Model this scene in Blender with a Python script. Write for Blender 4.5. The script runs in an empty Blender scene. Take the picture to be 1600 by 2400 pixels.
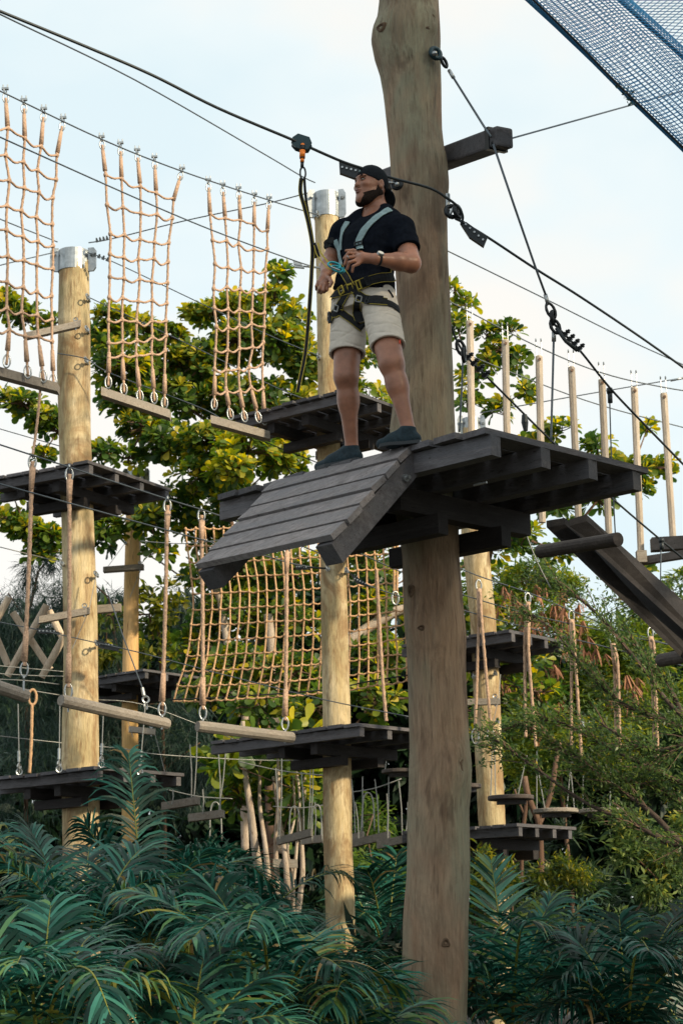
import bpy, math, random
import numpy as np
from mathutils import Vector, Matrix, noise
from mathutils.bvhtree import BVHTree
random.seed(7); RNG = np.random.default_rng(7)
C = bpy.context.scene.collection
SC = bpy.context.scene
# ------------------------------------------------------------------ camera
FPX, HORIZON, ROLL, EYE = 4200.0, 2200.0, 0.018, 1.6
PITCH = math.atan((HORIZON - 1200) / FPX)
_F = Vector((0, math.cos(PITCH), math.sin(PITCH)))
_U0 = Vector((0, -math.sin(PITCH), math.cos(PITCH))); _R0 = Vector((1, 0, 0))
_R = _R0 * math.cos(ROLL) - _U0 * math.sin(ROLL)
_U = _U0 * math.cos(ROLL) + _R0 * math.sin(ROLL)
cd = bpy.data.cameras.new('camera'); cam = bpy.data.objects.new('camera', cd); C.objects.link(cam)
m = Matrix.Identity(4)
for i in range(3):
    m[i][0] = _R[i]; m[i][1] = _U[i]; m[i][2] = -_F[i]
m[2][3] = EYE
cam.matrix_world = m
cd.sensor_fit = 'VERTICAL'; cd.sensor_height = 36; cd.sensor_width = 24
cd.lens = FPX / 2400 * 36; cd.clip_end = 900; cd.clip_start = .1
cd.dof.use_dof = True; cd.dof.focus_distance = 10.6; cd.dof.aperture_fstop = 7.0
SC.camera = cam
# ------------------------------------------------------------------ sky, sun, exposure
SUN_EL, SUN_AZ = math.radians(27), math.radians(126)      # azimuth measured from +Y (view direction) towards +X
w = bpy.data.worlds.new("World"); SC.world = w; w.use_nodes = True
nt = w.node_tree; nt.nodes.clear()
out = nt.nodes.new('ShaderNodeOutputWorld'); bg = nt.nodes.new('ShaderNodeBackground'); bg2 = nt.nodes.new('ShaderNodeBackground')
sky = nt.nodes.new('ShaderNodeTexSky'); sky.sky_type = 'NISHITA'; sky.sun_disc = False
sky.sun_elevation = SUN_EL; sky.sun_rotation = SUN_AZ
nt.links.new(sky.outputs[0], bg.inputs[0]); bg.inputs[1].default_value = 0.12
tc = nt.nodes.new('ShaderNodeTexCoord'); mp = nt.nodes.new('ShaderNodeMapping'); mp.inputs['Scale'].default_value = (1.6, 1.6, 2.6)
mp.inputs['Location'].default_value = (.37, .1, .2)
ns = nt.nodes.new('ShaderNodeTexNoise'); ns.inputs['Scale'].default_value = 2.6; ns.inputs['Detail'].default_value = 4
nt.links.new(tc.outputs['Generated'], mp.inputs[0]); nt.links.new(mp.outputs[0], ns.inputs[0])
cr = nt.nodes.new('ShaderNodeValToRGB')
cr.color_ramp.elements[0].position = .38; cr.color_ramp.elements[0].color = (.77, .90, .935, 1)
cr.color_ramp.elements[1].position = .62; cr.color_ramp.elements[1].color = (.99, .955, .885, 1)
e = cr.color_ramp.elements.new(.5); e.color = (.86, .945, .95, 1)
nt.links.new(ns.outputs[0], cr.inputs[0]); nt.links.new(cr.outputs[0], bg2.inputs[0]); bg2.inputs[1].default_value = 1.04
mx = nt.nodes.new('ShaderNodeMixShader'); mx.inputs[0].default_value = .88
nt.links.new(bg.outputs[0], mx.inputs[1]); nt.links.new(bg2.outputs[0], mx.inputs[2]); nt.links.new(mx.outputs[0], out.inputs[0])
sd = bpy.data.lights.new('sun', 'SUN'); sun = bpy.data.objects.new('sun', sd); C.objects.link(sun)
sd.energy = 4.9; sd.angle = math.radians(2.5); sd.color = (1, .84, .58)
_s = Vector((math.sin(SUN_AZ) * math.cos(SUN_EL), math.cos(SUN_AZ) * math.cos(SUN_EL), math.sin(SUN_EL)))
sun.rotation_euler = _s.to_track_quat('Z', 'Y').to_euler()
SC.view_settings.view_transform = 'Standard'; SC.view_settings.look = 'None'
SC.view_settings.exposure = 0.1; SC.view_settings.gamma = 1; SC.view_settings.use_curve_mapping = False
SC.render.engine = 'CYCLES'; SC.cycles.use_denoising = True; SC.cycles.max_bounces = 6
SC.cycles.diffuse_bounces = 3; SC.cycles.transmission_bounces = 4; SC.cycles.transparent_max_bounces = 4
# ------------------------------------------------------------------ picture point -> place
def ray(px, py): return _F + _R * ((px - 800) / FPX) - _U * ((py - 1200) / FPX)
def P(px, py, Y):
    r = ray(px, py); return Vector((0, 0, EYE)) + r * (Y / r.y)
def PZ(px, py, z):
    r = ray(px, py); return Vector((0, 0, EYE)) + r * ((z - EYE) / r.z)
# ------------------------------------------------------------------ materials
def hexmix(nt, fac, a, b):
    n = nt.nodes.new('ShaderNodeMix'); n.data_type = 'RGBA'
    if isinstance(fac, (int, float)): n.inputs[0].default_value = fac
    else: nt.links.new(fac, n.inputs[0])
    for s, v in ((6, a), (7, b)):
        if isinstance(v, (tuple, list)): n.inputs[s].default_value = (*v[:3], 1)
        else: nt.links.new(v, n.inputs[s])
    return n.outputs[2]
def newmat(name):
    mt = bpy.data.materials.new(name); mt.use_nodes = True
    return mt, mt.node_tree, mt.node_tree.nodes['Principled BSDF']
def noise_fac(nt, scale, detail=4, rough=.6, stretch=(1, 1, 1), lo=.4, hi=.6, dist=0, coord='Object'):
    tc = nt.nodes.new('ShaderNodeTexCoord'); mp = nt.nodes.new('ShaderNodeMapping'); mp.inputs['Scale'].default_value = stretch
    oi = nt.nodes.new('ShaderNodeObjectInfo'); ad = nt.nodes.new('ShaderNodeVectorMath'); ad.operation = 'ADD'
    ml = nt.nodes.new('ShaderNodeMath'); ml.operation = 'MULTIPLY'; ml.inputs[1].default_value = 37.0
    nt.links.new(oi.outputs['Random'], ml.inputs[0])
    nt.links.new(tc.outputs[coord], mp.inputs[0]); nt.links.new(mp.outputs[0], ad.inputs[0]); nt.links.new(ml.outputs[0], ad.inputs[1])
    n = nt.nodes.new('ShaderNodeTexNoise'); n.inputs['Scale'].default_value = scale; n.inputs['Detail'].default_value = detail
    n.inputs['Roughness'].default_value = rough; n.inputs['Distortion'].default_value = dist
    nt.links.new(ad.outputs[0], n.inputs[0])
    r = nt.nodes.new('ShaderNodeMapRange'); r.inputs[1].default_value = lo; r.inputs[2].default_value = hi
    nt.links.new(n.outputs[0], r.inputs[0])
    return r.outputs[0]
def bump(nt, bs, h, strength=.4, dist=.01):
    b = nt.nodes.new('ShaderNodeBump'); b.inputs['Strength'].default_value = strength; b.inputs['Distance'].default_value = dist
    nt.links.new(h, b.inputs['Height']); nt.links.new(b.outputs[0], bs.inputs['Normal'])
def wood(name, base, light, dark, alt=None, along=(9, 9, .7), scale=3.0, rough=.85, bstr=.5, vary=.25, darkamt=(.60, .70), blotch=None, grain=.22):
    mt, nt, bs = newmat(name)
    f1 = noise_fac(nt, scale, 6, .65, along, .36, .66, .3)
    f2 = noise_fac(nt, scale * .45, 4, .6, (along[0] * .32, along[1] * .32, along[2] * 1.0), .44, .60, .6)
    f3 = noise_fac(nt, scale * 2.2, 3, .6, (along[0] * 1.6, along[1] * 1.6, along[2] * 1.2), darkamt[0], darkamt[1], .2)
    c = hexmix(nt, f1, base, light); c = hexmix(nt, f2, c, alt if alt else base)
    c2 = nt.nodes.new('ShaderNodeMix'); c2.data_type = 'RGBA'; c2.inputs[7].default_value = (*dark, 1)
    mm = nt.nodes.new('ShaderNodeMath'); mm.operation = 'MULTIPLY'; mm.inputs[1].default_value = .75
    nt.links.new(f3, mm.inputs[0]); nt.links.new(mm.outputs[0], c2.inputs[0]); nt.links.new(c, c2.inputs[6])
    col = c2.outputs[2]
    if blotch:
        fb = noise_fac(nt, blotch[0], 6, .7, (1, 1, .5), .47, .62, .8); mb_ = nt.nodes.new('ShaderNodeMath'); mb_.operation = 'MULTIPLY'; mb_.inputs[1].default_value = blotch[2]
        nt.links.new(fb, mb_.inputs[0]); col = hexmix(nt, mb_.outputs[0], col, blotch[1])
        fb2 = noise_fac(nt, blotch[0] * 2.2, 4, .6, (1, 1, .30), .60, .68, .3); mb2 = nt.nodes.new('ShaderNodeMath'); mb2.operation = 'MULTIPLY'; mb2.inputs[1].default_value = blotch[2]
        nt.links.new(fb2, mb2.inputs[0]); col = hexmix(nt, mb2.outputs[0], col, dark)
    fg = noise_fac(nt, scale * 3.2, 5, .75, tuple(a * 2.2 if a > 2 else a * 1.6 for a in along), .25, .75); gr = nt.nodes.new('ShaderNodeMapRange'); gr.inputs[3].default_value = 1 - grain * 1.3; gr.inputs[4].default_value = 1 + grain
    nt.links.new(fg, gr.inputs[0]); hg = nt.nodes.new('ShaderNodeHueSaturation'); nt.links.new(gr.outputs[0], hg.inputs['Value']); nt.links.new(col, hg.inputs['Color']); col = hg.outputs[0]
    hs = nt.nodes.new('ShaderNodeHueSaturation'); oi = nt.nodes.new('ShaderNodeObjectInfo')
    mr = nt.nodes.new('ShaderNodeMapRange'); mr.inputs[3].default_value = 1 - vary; mr.inputs[4].default_value = 1 + vary
    nt.links.new(oi.outputs['Random'], mr.inputs[0]); nt.links.new(mr.outputs[0], hs.inputs['Value'])
    nt.links.new(col, hs.inputs['Color']); nt.links.new(hs.outputs[0], bs.inputs['Base Color'])
    bs.inputs['Roughness'].default_value = rough; bs.inputs['Specular IOR Level'].default_value = .3
    bump(nt, bs, fg, bstr, .012)
    return mt
def plain(name, col, rough=.6, metal=0, nscale=0, var=.3, bstr=0, spec=.5):
    mt, nt, bs = newmat(name); bs.inputs['Roughness'].default_value = rough; bs.inputs['Metallic'].default_value = metal
    bs.inputs['Specular IOR Level'].default_value = spec
    if nscale:
        f = noise_fac(nt, nscale, 5, .6, (1, 1, 1), .3, .7)
        nt.links.new(hexmix(nt, f, tuple(x * (1 - var) for x in col), tuple(min(1, x * (1 + var)) for x in col)), bs.inputs['Base Color'])
        if bstr: bump(nt, bs, f, bstr, .004)
    else: bs.inputs['Base Color'].default_value = (*col, 1)
    return mt
def leafmat(name, cols, rough=.45, transl=.35, attr=True, tcol=1.5):
    mt, nt, bs = newmat(name)
    if attr:
        a = nt.nodes.new('ShaderNodeAttribute'); a.attribute_name = 'tint'; fo = a.outputs['Fac']
    else:
        a = nt.nodes.new('ShaderNodeObjectInfo'); fo = a.outputs['Random']
    r = nt.nodes.new('ShaderNodeValToRGB'); els = r.color_ramp.elements
    for i, (p, c) in enumerate(cols):
        el = els[i] if i < 2 else els.new(p)
        el.position = p; el.color = (*c, 1)
    nt.links.new(fo, r.inputs[0])
    f = noise_fac(nt, 6, 3, .6, (1, 1, 1), .2, .9)
    hs = nt.nodes.new('ShaderNodeHueSaturation'); mr = nt.nodes.new('ShaderNodeMapRange'); mr.inputs[3].default_value = .75; mr.inputs[4].default_value = 1.25
    nt.links.new(f, mr.inputs[0]); nt.links.new(mr.outputs[0], hs.inputs['Value']); nt.links.new(r.outputs[0], hs.inputs['Color'])
    nt.links.new(hs.outputs[0], bs.inputs['Base Color']); bs.inputs['Roughness'].default_value = rough; bs.inputs['Specular IOR Level'].default_value = .45
    tr = nt.nodes.new('ShaderNodeBsdfTranslucent'); g = nt.nodes.new('ShaderNodeHueSaturation'); g.inputs['Value'].default_value = tcol; g.inputs['Saturation'].default_value = 1.1
    nt.links.new(hs.outputs[0], g.inputs['Color']); nt.links.new(g.outputs[0], tr.inputs[0])
    mxs = nt.nodes.new('ShaderNodeMixShader'); mxs.inputs[0].default_value = transl
    nt.links.new(bs.outputs[0], mxs.inputs[1]); nt.links.new(tr.outputs[0], mxs.inputs[2])
    nt.links.new(mxs.outputs[0], nt.nodes['Material Output'].inputs['Surface'])
    return mt
M = {}
M['pole_grey'] = wood('weathered_pole_wood', (.285, .185, .12), (.39, .28, .19), (.085, .052, .035), (.265, .25, .175), (6, 6, .8), 1.7, vary=0, darkamt=(.57, .76), bstr=.6, blotch=(3.4, (.155, .098, .066), .55), grain=.2)
M['pole_tan'] = wood('tan_pole_wood', (.56, .43, .235), (.68, .57, .37), (.20, .115, .05), (.36, .285, .15), (5, 5, .9), 2.0, vary=.06, darkamt=(.56, .72), bstr=.5, blotch=(3.4, (.27, .16, .075), .8), grain=.25)
M['pole_orange'] = wood('orange_pole_wood', (.60, .35, .14), (.70, .45, .21), (.2, .1, .04), (.46, .29, .11), (5, 5, .7), 1.6, vary=.05, bstr=.3)
M['dark'] = wood('dark_deck_wood', (.075, .068, .073), (.145, .137, .148), (.025, .021, .021), (.095, .094, .106), (6, 1.0, 6), 4, .7, .4)
M['dark_x'] = wood('dark_beam_wood', (.072, .066, .070), (.14, .133, .143), (.025, .021, .021), (.092, .091, .102), (1.0, 6, 6), 4, .7, .4)
M['log'] = wood('weathered_log_wood', (.25, .21, .175), (.39, .345, .295), (.09, .07, .055), (.29, .26, .225), (.8, 9, 9), 4, .85, .5, .18)
M['stick'] = wood('pale_stick_wood', (.42, .34, .26), (.56, .48, .40), (.2, .13, .09), (.38, .33, .28), (8, 8, .8), 4, .8, .4, .15)
M['rope'] = plain('tan_rope', (.46, .31, .22), .95, 0, 60, .35, .5, .2)
M['rope_net'] = plain('orange_net_rope', (.60, .37, .21), .95, 0, 60, .25, .3, .2)
M['steel'] = plain('galvanised_steel', (.36, .38, .39), .36, .85, 14, .3)
M['wire'] = plain('wire_cable', (.10, .12, .14), .5, .6)
M['wire_pale'] = plain('pale_wire_cable', (.34, .34, .32), .5, .5)
M['cable_blk'] = plain('black_cable', (.022, .03, .036), .5, .2)
M['black_metal'] = plain('black_metal', (.018, .022, .026), .4, .5)
M['net_blue'] = plain('blue_black_net_twine', (.02, .20, .44), .8)
M['net_edge'] = plain('black_edge_rope', (.012, .016, .02), .9, 0, 40, .4, .4)
M['bark'] = wood('brown_bark', (.13, .075, .05), (.22, .14, .10), (.05, .03, .02), None, (3, 3, 1), 3, .9, .5, .1)
M['bark_pale'] = wood('pale_bark', (.42, .33, .26), (.56, .47, .39), (.16, .10, .07), None, (3, 3, .8), 3, .9, .5, .1)
M['twig'] = plain('twig_bark', (.12, .075, .055), .9)
M['soil'] = plain('leaf_litter_soil', (.03, .025, .015), .95, 0, 1.5, .5, .5)
M['cross_stick'] = wood('pale_cross_stick_wood', (.58, .45, .33), (.70, .59, .47), (.30, .19, .12), (.50, .40, .30), (8, 8, .8), 4, .8, .4, .12)
M['knot'] = wood('dark_knot_wood', (.15, .095, .062), (.24, .165, .11), (.03, .018, .012), None, (4, 4, 4), 7, .9, .8, 0)
M['dark_r'] = M['dark_x']
M['beam'] = wood('shade_toned_beam_wood', (.020, .017, .018), (.042, .037, .038), (.008, .007, .007), None, (1.0, 6, 6), 4, .7, .4)  # deep shade under decks and bridge planks, put into the wood colour
M['ramp'] = wood('ramp_plank_wood', (.165, .148, .150), (.30, .275, .28), (.04, .033, .032), (.20, .19, .20), (1.0, 7, 7), 4, .75, .45, .12)
M['dark_l'] = wood('grey_deck_wood', (.11, .095, .088), (.16, .14, .13), (.04, .03, .028), None, (1, 6, 6), 4, .8, .4)
M['log_dark'] = wood('dark_log_wood', (.075, .060, .055), (.13, .11, .10), (.03, .022, .02), None, (1, 8, 8), 4, .7, .4)
M['teal_metal'] = plain('dark_teal_metal', (.012, .035, .045), .4, .4)
M['grey_plate'] = plain('grey_label_plate', (.45, .5, .52), .5, .2)
M['orange'] = plain('orange_anodised', (.85, .22, .02), .4, .2)
M['web_black'] = plain('black_webbing', (.010, .012, .015), .85, 0, 50, .4, .2, .3)
M['web_yellow'] = plain('yellow_stitching', (.42, .34, .05), .85)
M['dead_leaf'] = plain('dead_leaf', (.03, .08, .07), .8)
# ------------------------------------------------------------------ mesh building
SPLIT = {'splice', 'strand', 'ferrule', 'thimble', 'swivel', 'board', 'knot'}
class MB:
    def __init__(s): s.v = []; s.f = []; s.cut = []
    def add(s, vs, fs):
        o = len(s.v); s.cut.append((o, len(s.f))); s.v += [tuple(x) for x in vs]; s.f += [tuple(i + o for i in f) for f in fs]; return s
    def box(s, a, ax, ay, az, wob=0):          # corner a, three edge vectors
        a, ax, ay, az = map(Vector, (a, ax, ay, az)); vs = []
        for k in range(2):
            for j in range(2):
                for i in range(2): vs.append(a + ax * i + ay * j + az * k)
        fs = [(0, 2, 3, 1), (4, 5, 7, 6), (0, 1, 5, 4), (2, 6, 7, 3), (0, 4, 6, 2), (1, 3, 7, 5)]
        if ax.cross(ay).dot(az) < 0: fs = [f[::-1] for f in fs]
        return s.add(vs, fs)
    def tube(s, pts, r, n=6, caps=True, lobes=0, pitch=.05, squash=None):
        pts = [Vector(p) for p in pts]; N = len(pts); rs = r if isinstance(r, (list, tuple)) else [r] * N
        o = len(s.v); s.cut.append((o, len(s.f))); prev = None; L = 0
        for i, p in enumerate(pts):
            t = (pts[min(i + 1, N - 1)] - pts[max(i - 1, 0)])
            t = t.normalized() if t.length > 1e-9 else Vector((0, 0, 1))
            if prev is None:
                u = t.cross(Vector((0, 0, 1)) if abs(t.z) < .9 else Vector((0, 1, 0))).normalized()
            else:
                u = (prev - t * prev.dot(t)); u = u.normalized() if u.length > 1e-9 else t.orthogonal().normalized()
            prev = u; wv = t.cross(u)
            if i: L += (p - pts[i - 1]).length
            for k in range(n):
                a = 2 * math.pi * k / n; rr = rs[i]
                if lobes: rr *= 1 + .2 * math.cos(lobes * a + 2 * math.pi * L / pitch)
                s.v.append(tuple(p + u * (math.cos(a) * rr) + wv * (math.sin(a) * rr)))
        for i in range(N - 1):
            for k in range(n):
                a = o + i * n + k; b = o + i * n + (k + 1) % n
                s.f.append((a, b, b + n, a + n))
        if caps and n > 2:
            s.f.append(tuple(o + k for k in range(n))[::-1]); s.f.append(tuple(o + (N - 1) * n + k for k in range(n)))
        return s
    def ring(s, c, nrm, R, r, n=14, m_=6, sx=1.0, up=None):
        c = Vector(c); nrm = Vector(nrm).normalized()
        u = (Vector(up) if up else nrm.orthogonal()); u = (u - nrm * u.dot(nrm)).normalized(); v = nrm.cross(u); o = len(s.v); s.cut.append((o, len(s.f)))
        for i in range(n):
            a = 2 * math.pi * i / n; d = u * math.cos(a) + v * math.sin(a) * sx
            for k in range(m_):
                b = 2 * math.pi * k / m_; s.v.append(tuple(c + d * R + (d.normalized() * math.cos(b) + nrm * math.sin(b)) * r))
        for i in range(n):
            for k in range(m_):
                a = o + i * m_ + k; b = o + i * m_ + (k + 1) % m_; c2 = o + ((i + 1) % n) * m_ + (k + 1) % m_; d2 = o + ((i + 1) % n) * m_ + k
                s.f.append((a, d2, c2, b))
        return s
    def mesh(s, name, mat, off=None, smooth=False):
        me = bpy.data.meshes.new(name); vs = s.v
        if off is not None: vs = [(x - off[0], y - off[1], z - off[2]) for x, y, z in vs]
        me.from_pydata(vs, [], s.f); me.materials.append(mat)
        if smooth: me.polygons.foreach_set('use_smooth', [True] * len(me.polygons))
        me.update(); return me
def thing(name, label, cat, loc=(0, 0, 0), group=None, kind=None):
    o = bpy.data.objects.new(name, None); C.objects.link(o); o.location = loc; o.empty_display_size = .1
    o['label'] = label; o['category'] = cat
    if group: o['group'] = group
    if kind: o['kind'] = kind
    return o
def off_of(par):
    v = Vector((0, 0, 0))
    while par is not None: v = v + par.location; par = par.parent
    return v
def part(name, mb, mat, par, smooth=False, label=None, stuff=False):
    if isinstance(mb, MB) and name in SPLIT and len(mb.cut) > 1:
        cs = mb.cut + [(len(mb.v), len(mb.f))]
        for (v0, f0), (v1, f1) in zip(cs, cs[1:]):
            q = MB(); q.v = mb.v[v0:v1]; q.f = [tuple(i - v0 for i in f) for f in mb.f[f0:f1]]; q.cut = [(0, 0)]
            o = part(name, q, mat, par, smooth, label, stuff)
        return o
    me = mb.mesh(name, mat, off_of(par), smooth) if isinstance(mb, MB) else mb
    o = bpy.data.objects.new(name, me); C.objects.link(o); o.parent = par
    if label: o['label'] = label
    if stuff: o['kind'] = 'stuff'
    return o
def solo(name, mb, mat, label, cat, group=None, smooth=False, kind=None):
    me = mb
    c = (0, 0, 0)
    if isinstance(mb, MB):
        v = np.array(mb.v); c = (float(v[:, 0].mean()), float(v[:, 1].mean()), float(v[:, 2].min()))
        me = mb.mesh(name, mat, c, smooth)
    o = bpy.data.objects.new(name, me); C.objects.link(o); o.location = c
    if label: o['label'] = label; o['category'] = cat
    if group: o['group'] = group
    if kind: o['kind'] = kind
    return o
def npmesh(name, V, F, mat, tint=None, smooth=False):
    """V (n,3) array, F (m,k) array of equal polygons"""
    me = bpy.data.meshes.new(name); V = np.asarray(V, np.float32); F = np.asarray(F, np.int32); k = F.shape[1]
    me.vertices.add(len(V)); me.vertices.foreach_set('co', V.ravel())
    me.loops.add(F.size); me.loops.foreach_set('vertex_index', F.ravel())
    me.polygons.add(len(F)); me.polygons.foreach_set('loop_start', np.arange(0, F.size, k, dtype=np.int32))
    if smooth: me.polygons.foreach_set('use_smooth', np.ones(len(F), bool))
    me.materials.append(mat)
    if tint is not None:
        a = me.attributes.new('tint', 'FLOAT', 'FACE'); a.data.foreach_set('value', np.asarray(tint, np.float32))
    me.update(calc_edges=True); return me
def catmull(pts, n=8):
    pts = [Vector(p) for p in pts]; out = []
    for i in range(len(pts) - 1):
        p0 = pts[max(i - 1, 0)]; p1 = pts[i]; p2 = pts[i + 1]; p3 = pts[min(i + 2, len(pts) - 1)]
        for k in range(n):
            t = k / n
            out.append(.5 * ((2 * p1) + (p2 - p0) * t + (2 * p0 - 5 * p1 + 4 * p2 - p3) * t * t + (3 * p1 - p0 - 3 * p2 + p3) * t ** 3))
    out.append(pts[-1]); return out
def lerp(a, b, t): return a + (b - a) * t
# ------------------------------------------------------------------ ground
solo('ground', npmesh('ground', [(-300, -60, 0), (300, -60, 0), (300, 700, 0), (-300, 700, 0)], [(0, 1, 2, 3)], M['soil']), None, None, None, kind='structure')
# ================================================================== poles
def build_pole(label, prof, Y, mat, z0=0.0, ztop_extra=0, knots=(), seed=0, n=44, lump=.03, rings=130, crack=.0):
    rows = [(y, P((a + b) / 2, y, Y), ((P(b, y, Y) - P(a, y, Y)).length) / 2) for y, a, b in prof]
    zs = [r[1].z for r in rows]; xs = [r[1].x for r in rows]; rr = [r[2] for r in rows]
    order = np.argsort(zs); zs = np.array(zs)[order]; xs = np.array(xs)[order]; rr = np.array(rr)[order]
    sl = (xs[1] - xs[0]) / (zs[1] - zs[0]); sl = max(-.03, min(.03, sl))
    zz = np.linspace(z0 - .3, zs[-1] + ztop_extra, rings)
    base = Vector((float(np.interp(z0, zs, xs)), Y, z0))
    V = []; F = []
    for i, z in enumerate(zz):
        x = float(np.interp(z, zs, xs)); r = float(np.interp(z, zs, rr))
        if z < zs[0]: x += sl * (z - zs[0]); r *= 1 + .01 * (zs[0] - z)
        for k in range(n):
            a = 2 * math.pi * k / n; d = Vector((math.cos(a), math.sin(a), 0))
            q = noise.noise(Vector((d.x * 1.3 + seed, d.y * 1.3, z * 1.1))) * lump + noise.noise(Vector((d.x * 3 + seed, d.y * 3, z * 2.6 + 9))) * lump * .45
            q += abs(noise.noise(Vector((d.x * 9 + seed, d.y * 9, z * .9)))) * -lump * .35
            if crack: g = abs(noise.noise(Vector((d.x * 7 + seed, d.y * 7, z * .55 + 3)))); q -= crack * max(0, 1 - g / .05) * max(0, min(1, 3 * noise.noise(Vector((d.x * 2, d.y * 2, z * .8))) + .5)); q += crack * .35 * noise.noise(Vector((d.x * 22, d.y * 22, z * 2.5 + seed)))
            V.append((x + d.x * r * (1 + q), Y + d.y * r * (1 + q), z))
    V = np.array(V)
    for (kx, ky, kr, kh) in knots:                       # knots: bumps with a rim, placed on the visible face
        xk = P(kx, ky, Y); rloc = float(np.interp(xk.z, zs, rr)); xc = float(np.interp(xk.z, zs, xs))
        dx = max(-.98, min(.98, (xk.x - xc) / rloc)); c = np.array([xc + dx * rloc, Y - rloc * math.sqrt(1 - dx * dx), xk.z])
        d = np.linalg.norm((V - c) * np.array([1, 1, .8]), axis=1); ax = np.stack([V[:, 0] - xc, V[:, 1] - Y], 1)
        ax /= np.linalg.norm(ax, axis=1)[:, None]
        h = kh * np.exp(-(d / kr) ** 2) - kh * .9 * np.exp(-(d / (kr * .4)) ** 2)
        V[:, :2] += ax * h[:, None]
    for i in range(len(zz) - 1):
        for k in range(n): F.append((i * n + k, i * n + (k + 1) % n, (i + 1) * n + (k + 1) % n, (i + 1) * n + k))
    t = thing('wooden_pole', label, 'pole', base, 'tall wooden course poles')
    V = V - np.array(base); top = len(V); V = np.vstack([V, [V[-n:].mean(0) + np.array([0, 0, .01])]])
    me = bpy.data.meshes.new('trunk'); me.from_pydata(V.tolist(), [], F + [((len(zz) - 1) * n + k, (len(zz) - 1) * n + (k + 1) % n, top) for k in range(n)])
    me.materials.append(mat); me.polygons.foreach_set('use_smooth', [True] * len(me.polygons))
    part('trunk', me, mat, t)
    t['axis'] = [float(np.interp(5, zs, xs))]
    return t, (lambda z: Vector((float(np.interp(z, zs, xs)), Y, z))), (lambda z: float(np.interp(z, zs, rr)))
YM, YC, YL, YR, YF = 10.75, 16.75, 17.1, 17.9, 24.0
MAINP = [(-260, 884, 1022), (-120, 886, 1024), (0, 889, 1026), (40, 884, 1029), (70, 872, 1031), (95, 869, 1032), (138, 877, 1032), (175, 889, 1033), (219, 897, 1034), (306, 907, 1036), (345, 911, 1040), (372, 913, 1047), (434, 917, 1052),
         (485, 920, 1047), (612, 925, 1049), (714, 930, 1054), (853, 930, 1060), (960, 918, 1063), (1006, 913, 1065), (1060, 916, 1067), (1210, 928, 1073), (1300, 943, 1075), (1420, 946, 1085), (1473, 948, 1091), (1500, 952, 1092), (1530, 953, 1091), (1606, 955, 1093),
         (1749, 959, 1101), (1800, 958, 1105), (1846, 958, 1105), (1900, 955, 1100), (2000, 953, 1101), (2057, 952, 1101), (2159, 944, 1097), (2400, 938, 1093)]
pole_main, axM, radM = build_pole('thick weathered grey-brown pole with knots, rising through the deck where the man stands', MAINP, YM, M['pole_grey'], knots=[(1010, 70, .06, .03), (1008, 95, .03, .02), (880, 95, .05, .012), (1072, 1800, .09, .035), (985, 1480, .07, .012), (955, 1490, .05, .012), (1035, 400, .06, .012), (965, 1330, .03, .012), (930, 1010, .06, .02)], seed=3, n=150, lump=.022, rings=240, crack=.045)
for kx, ky, kr, kz in ((1006, 72, .05, .055), (1003, 98, .035, .02), (892, 92, .05, .035), (1082, 1800, .05, .06), (985, 1482, .03, .02), (962, 1392, .03, .045), (1040, 2210, .03, .03)):
    q = P(kx, ky, YM); c = axM(q.z); r = radM(q.z); dx = max(-.93, min(.93, (q.x - c.x) / r)); nv = Vector((dx, -math.sqrt(1 - dx * dx), 0)); tv = Vector((-nv.y, nv.x, 0)); o_ = Vector((c.x, YM, q.z)) + nv * (r * 1.0 - .004); mb = MB()
    for j, (f, h) in enumerate(((1.0, -.006), (.8, .012), (.55, .018), (.38, .010), (.14, .002))):
        for k in range(14): a = 6.2832 * k / 14; w_ = 1 + .16 * math.sin(3 * a + kx); mb.v.append(tuple(o_ + tv * (math.cos(a) * kr * f * w_) + Vector((0, 0, math.sin(a) * kz * f * w_)) + nv * (h - .5 * (math.cos(a) * kr * f) ** 2 / r)))
    for j in range(4):
        for k in range(14): mb.f.append((j * 14 + k, j * 14 + (k + 1) % 14, j * 14 + 14 + (k + 1) % 14, j * 14 + 14 + k))
    mb.f.append(tuple(4 * 14 + k for k in range(14))); part('knot', mb, M['knot'], pole_main, True)
pole_c, axC, radC = build_pole('yellow tan pole right behind the man, crowned by a steel collar', [(470, 736, 794), (605, 740, 796), (904, 745, 793), (1040, 742, 797), (1300, 750, 811), (1669, 756, 821), (1963, 757, 825), (2159, 763, 833)], YC, M['pole_tan'], seed=11, n=64, rings=170, crack=.03)
pole_l, axL, radL = build_pole('leftmost tall tan pole carrying an upper and a lower deck', [(600, 139, 208), (612, 139, 209), (800, 137, 212), (853, 134, 212), (1006, 138, 213), (1210, 144, 220), (1465, 150, 229), (1657, 148, 232), (1785, 145, 232), (2000, 147, 236)], YL, M['pole_tan'], seed=23, n=64, rings=170, crack=.03)
pole_f, axF, radF = build_pole('slim orange pole farther back beside the leftmost pole', [(1110, 300, 341), (1228, 295, 333), (1375, 291, 326), (1657, 286, 324), (2100, 286, 326)], YF, M['pole_orange'], seed=31)
pole_r, axR, radR = build_pole('pale yellow pole just right of the big main pole, bearing two decks', [(985, 1084, 1124), (1100, 1078, 1130), (1261, 1080, 1142), (1453, 1101, 1161), (1606, 1108, 1170), (1759, 1112, 1176), (1912, 1119, 1183), (2006, 1127, 1188), (2200, 1130, 1195)], YR, M['pole_tan'], seed=47, n=64, rings=170, crack=.03)
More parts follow.
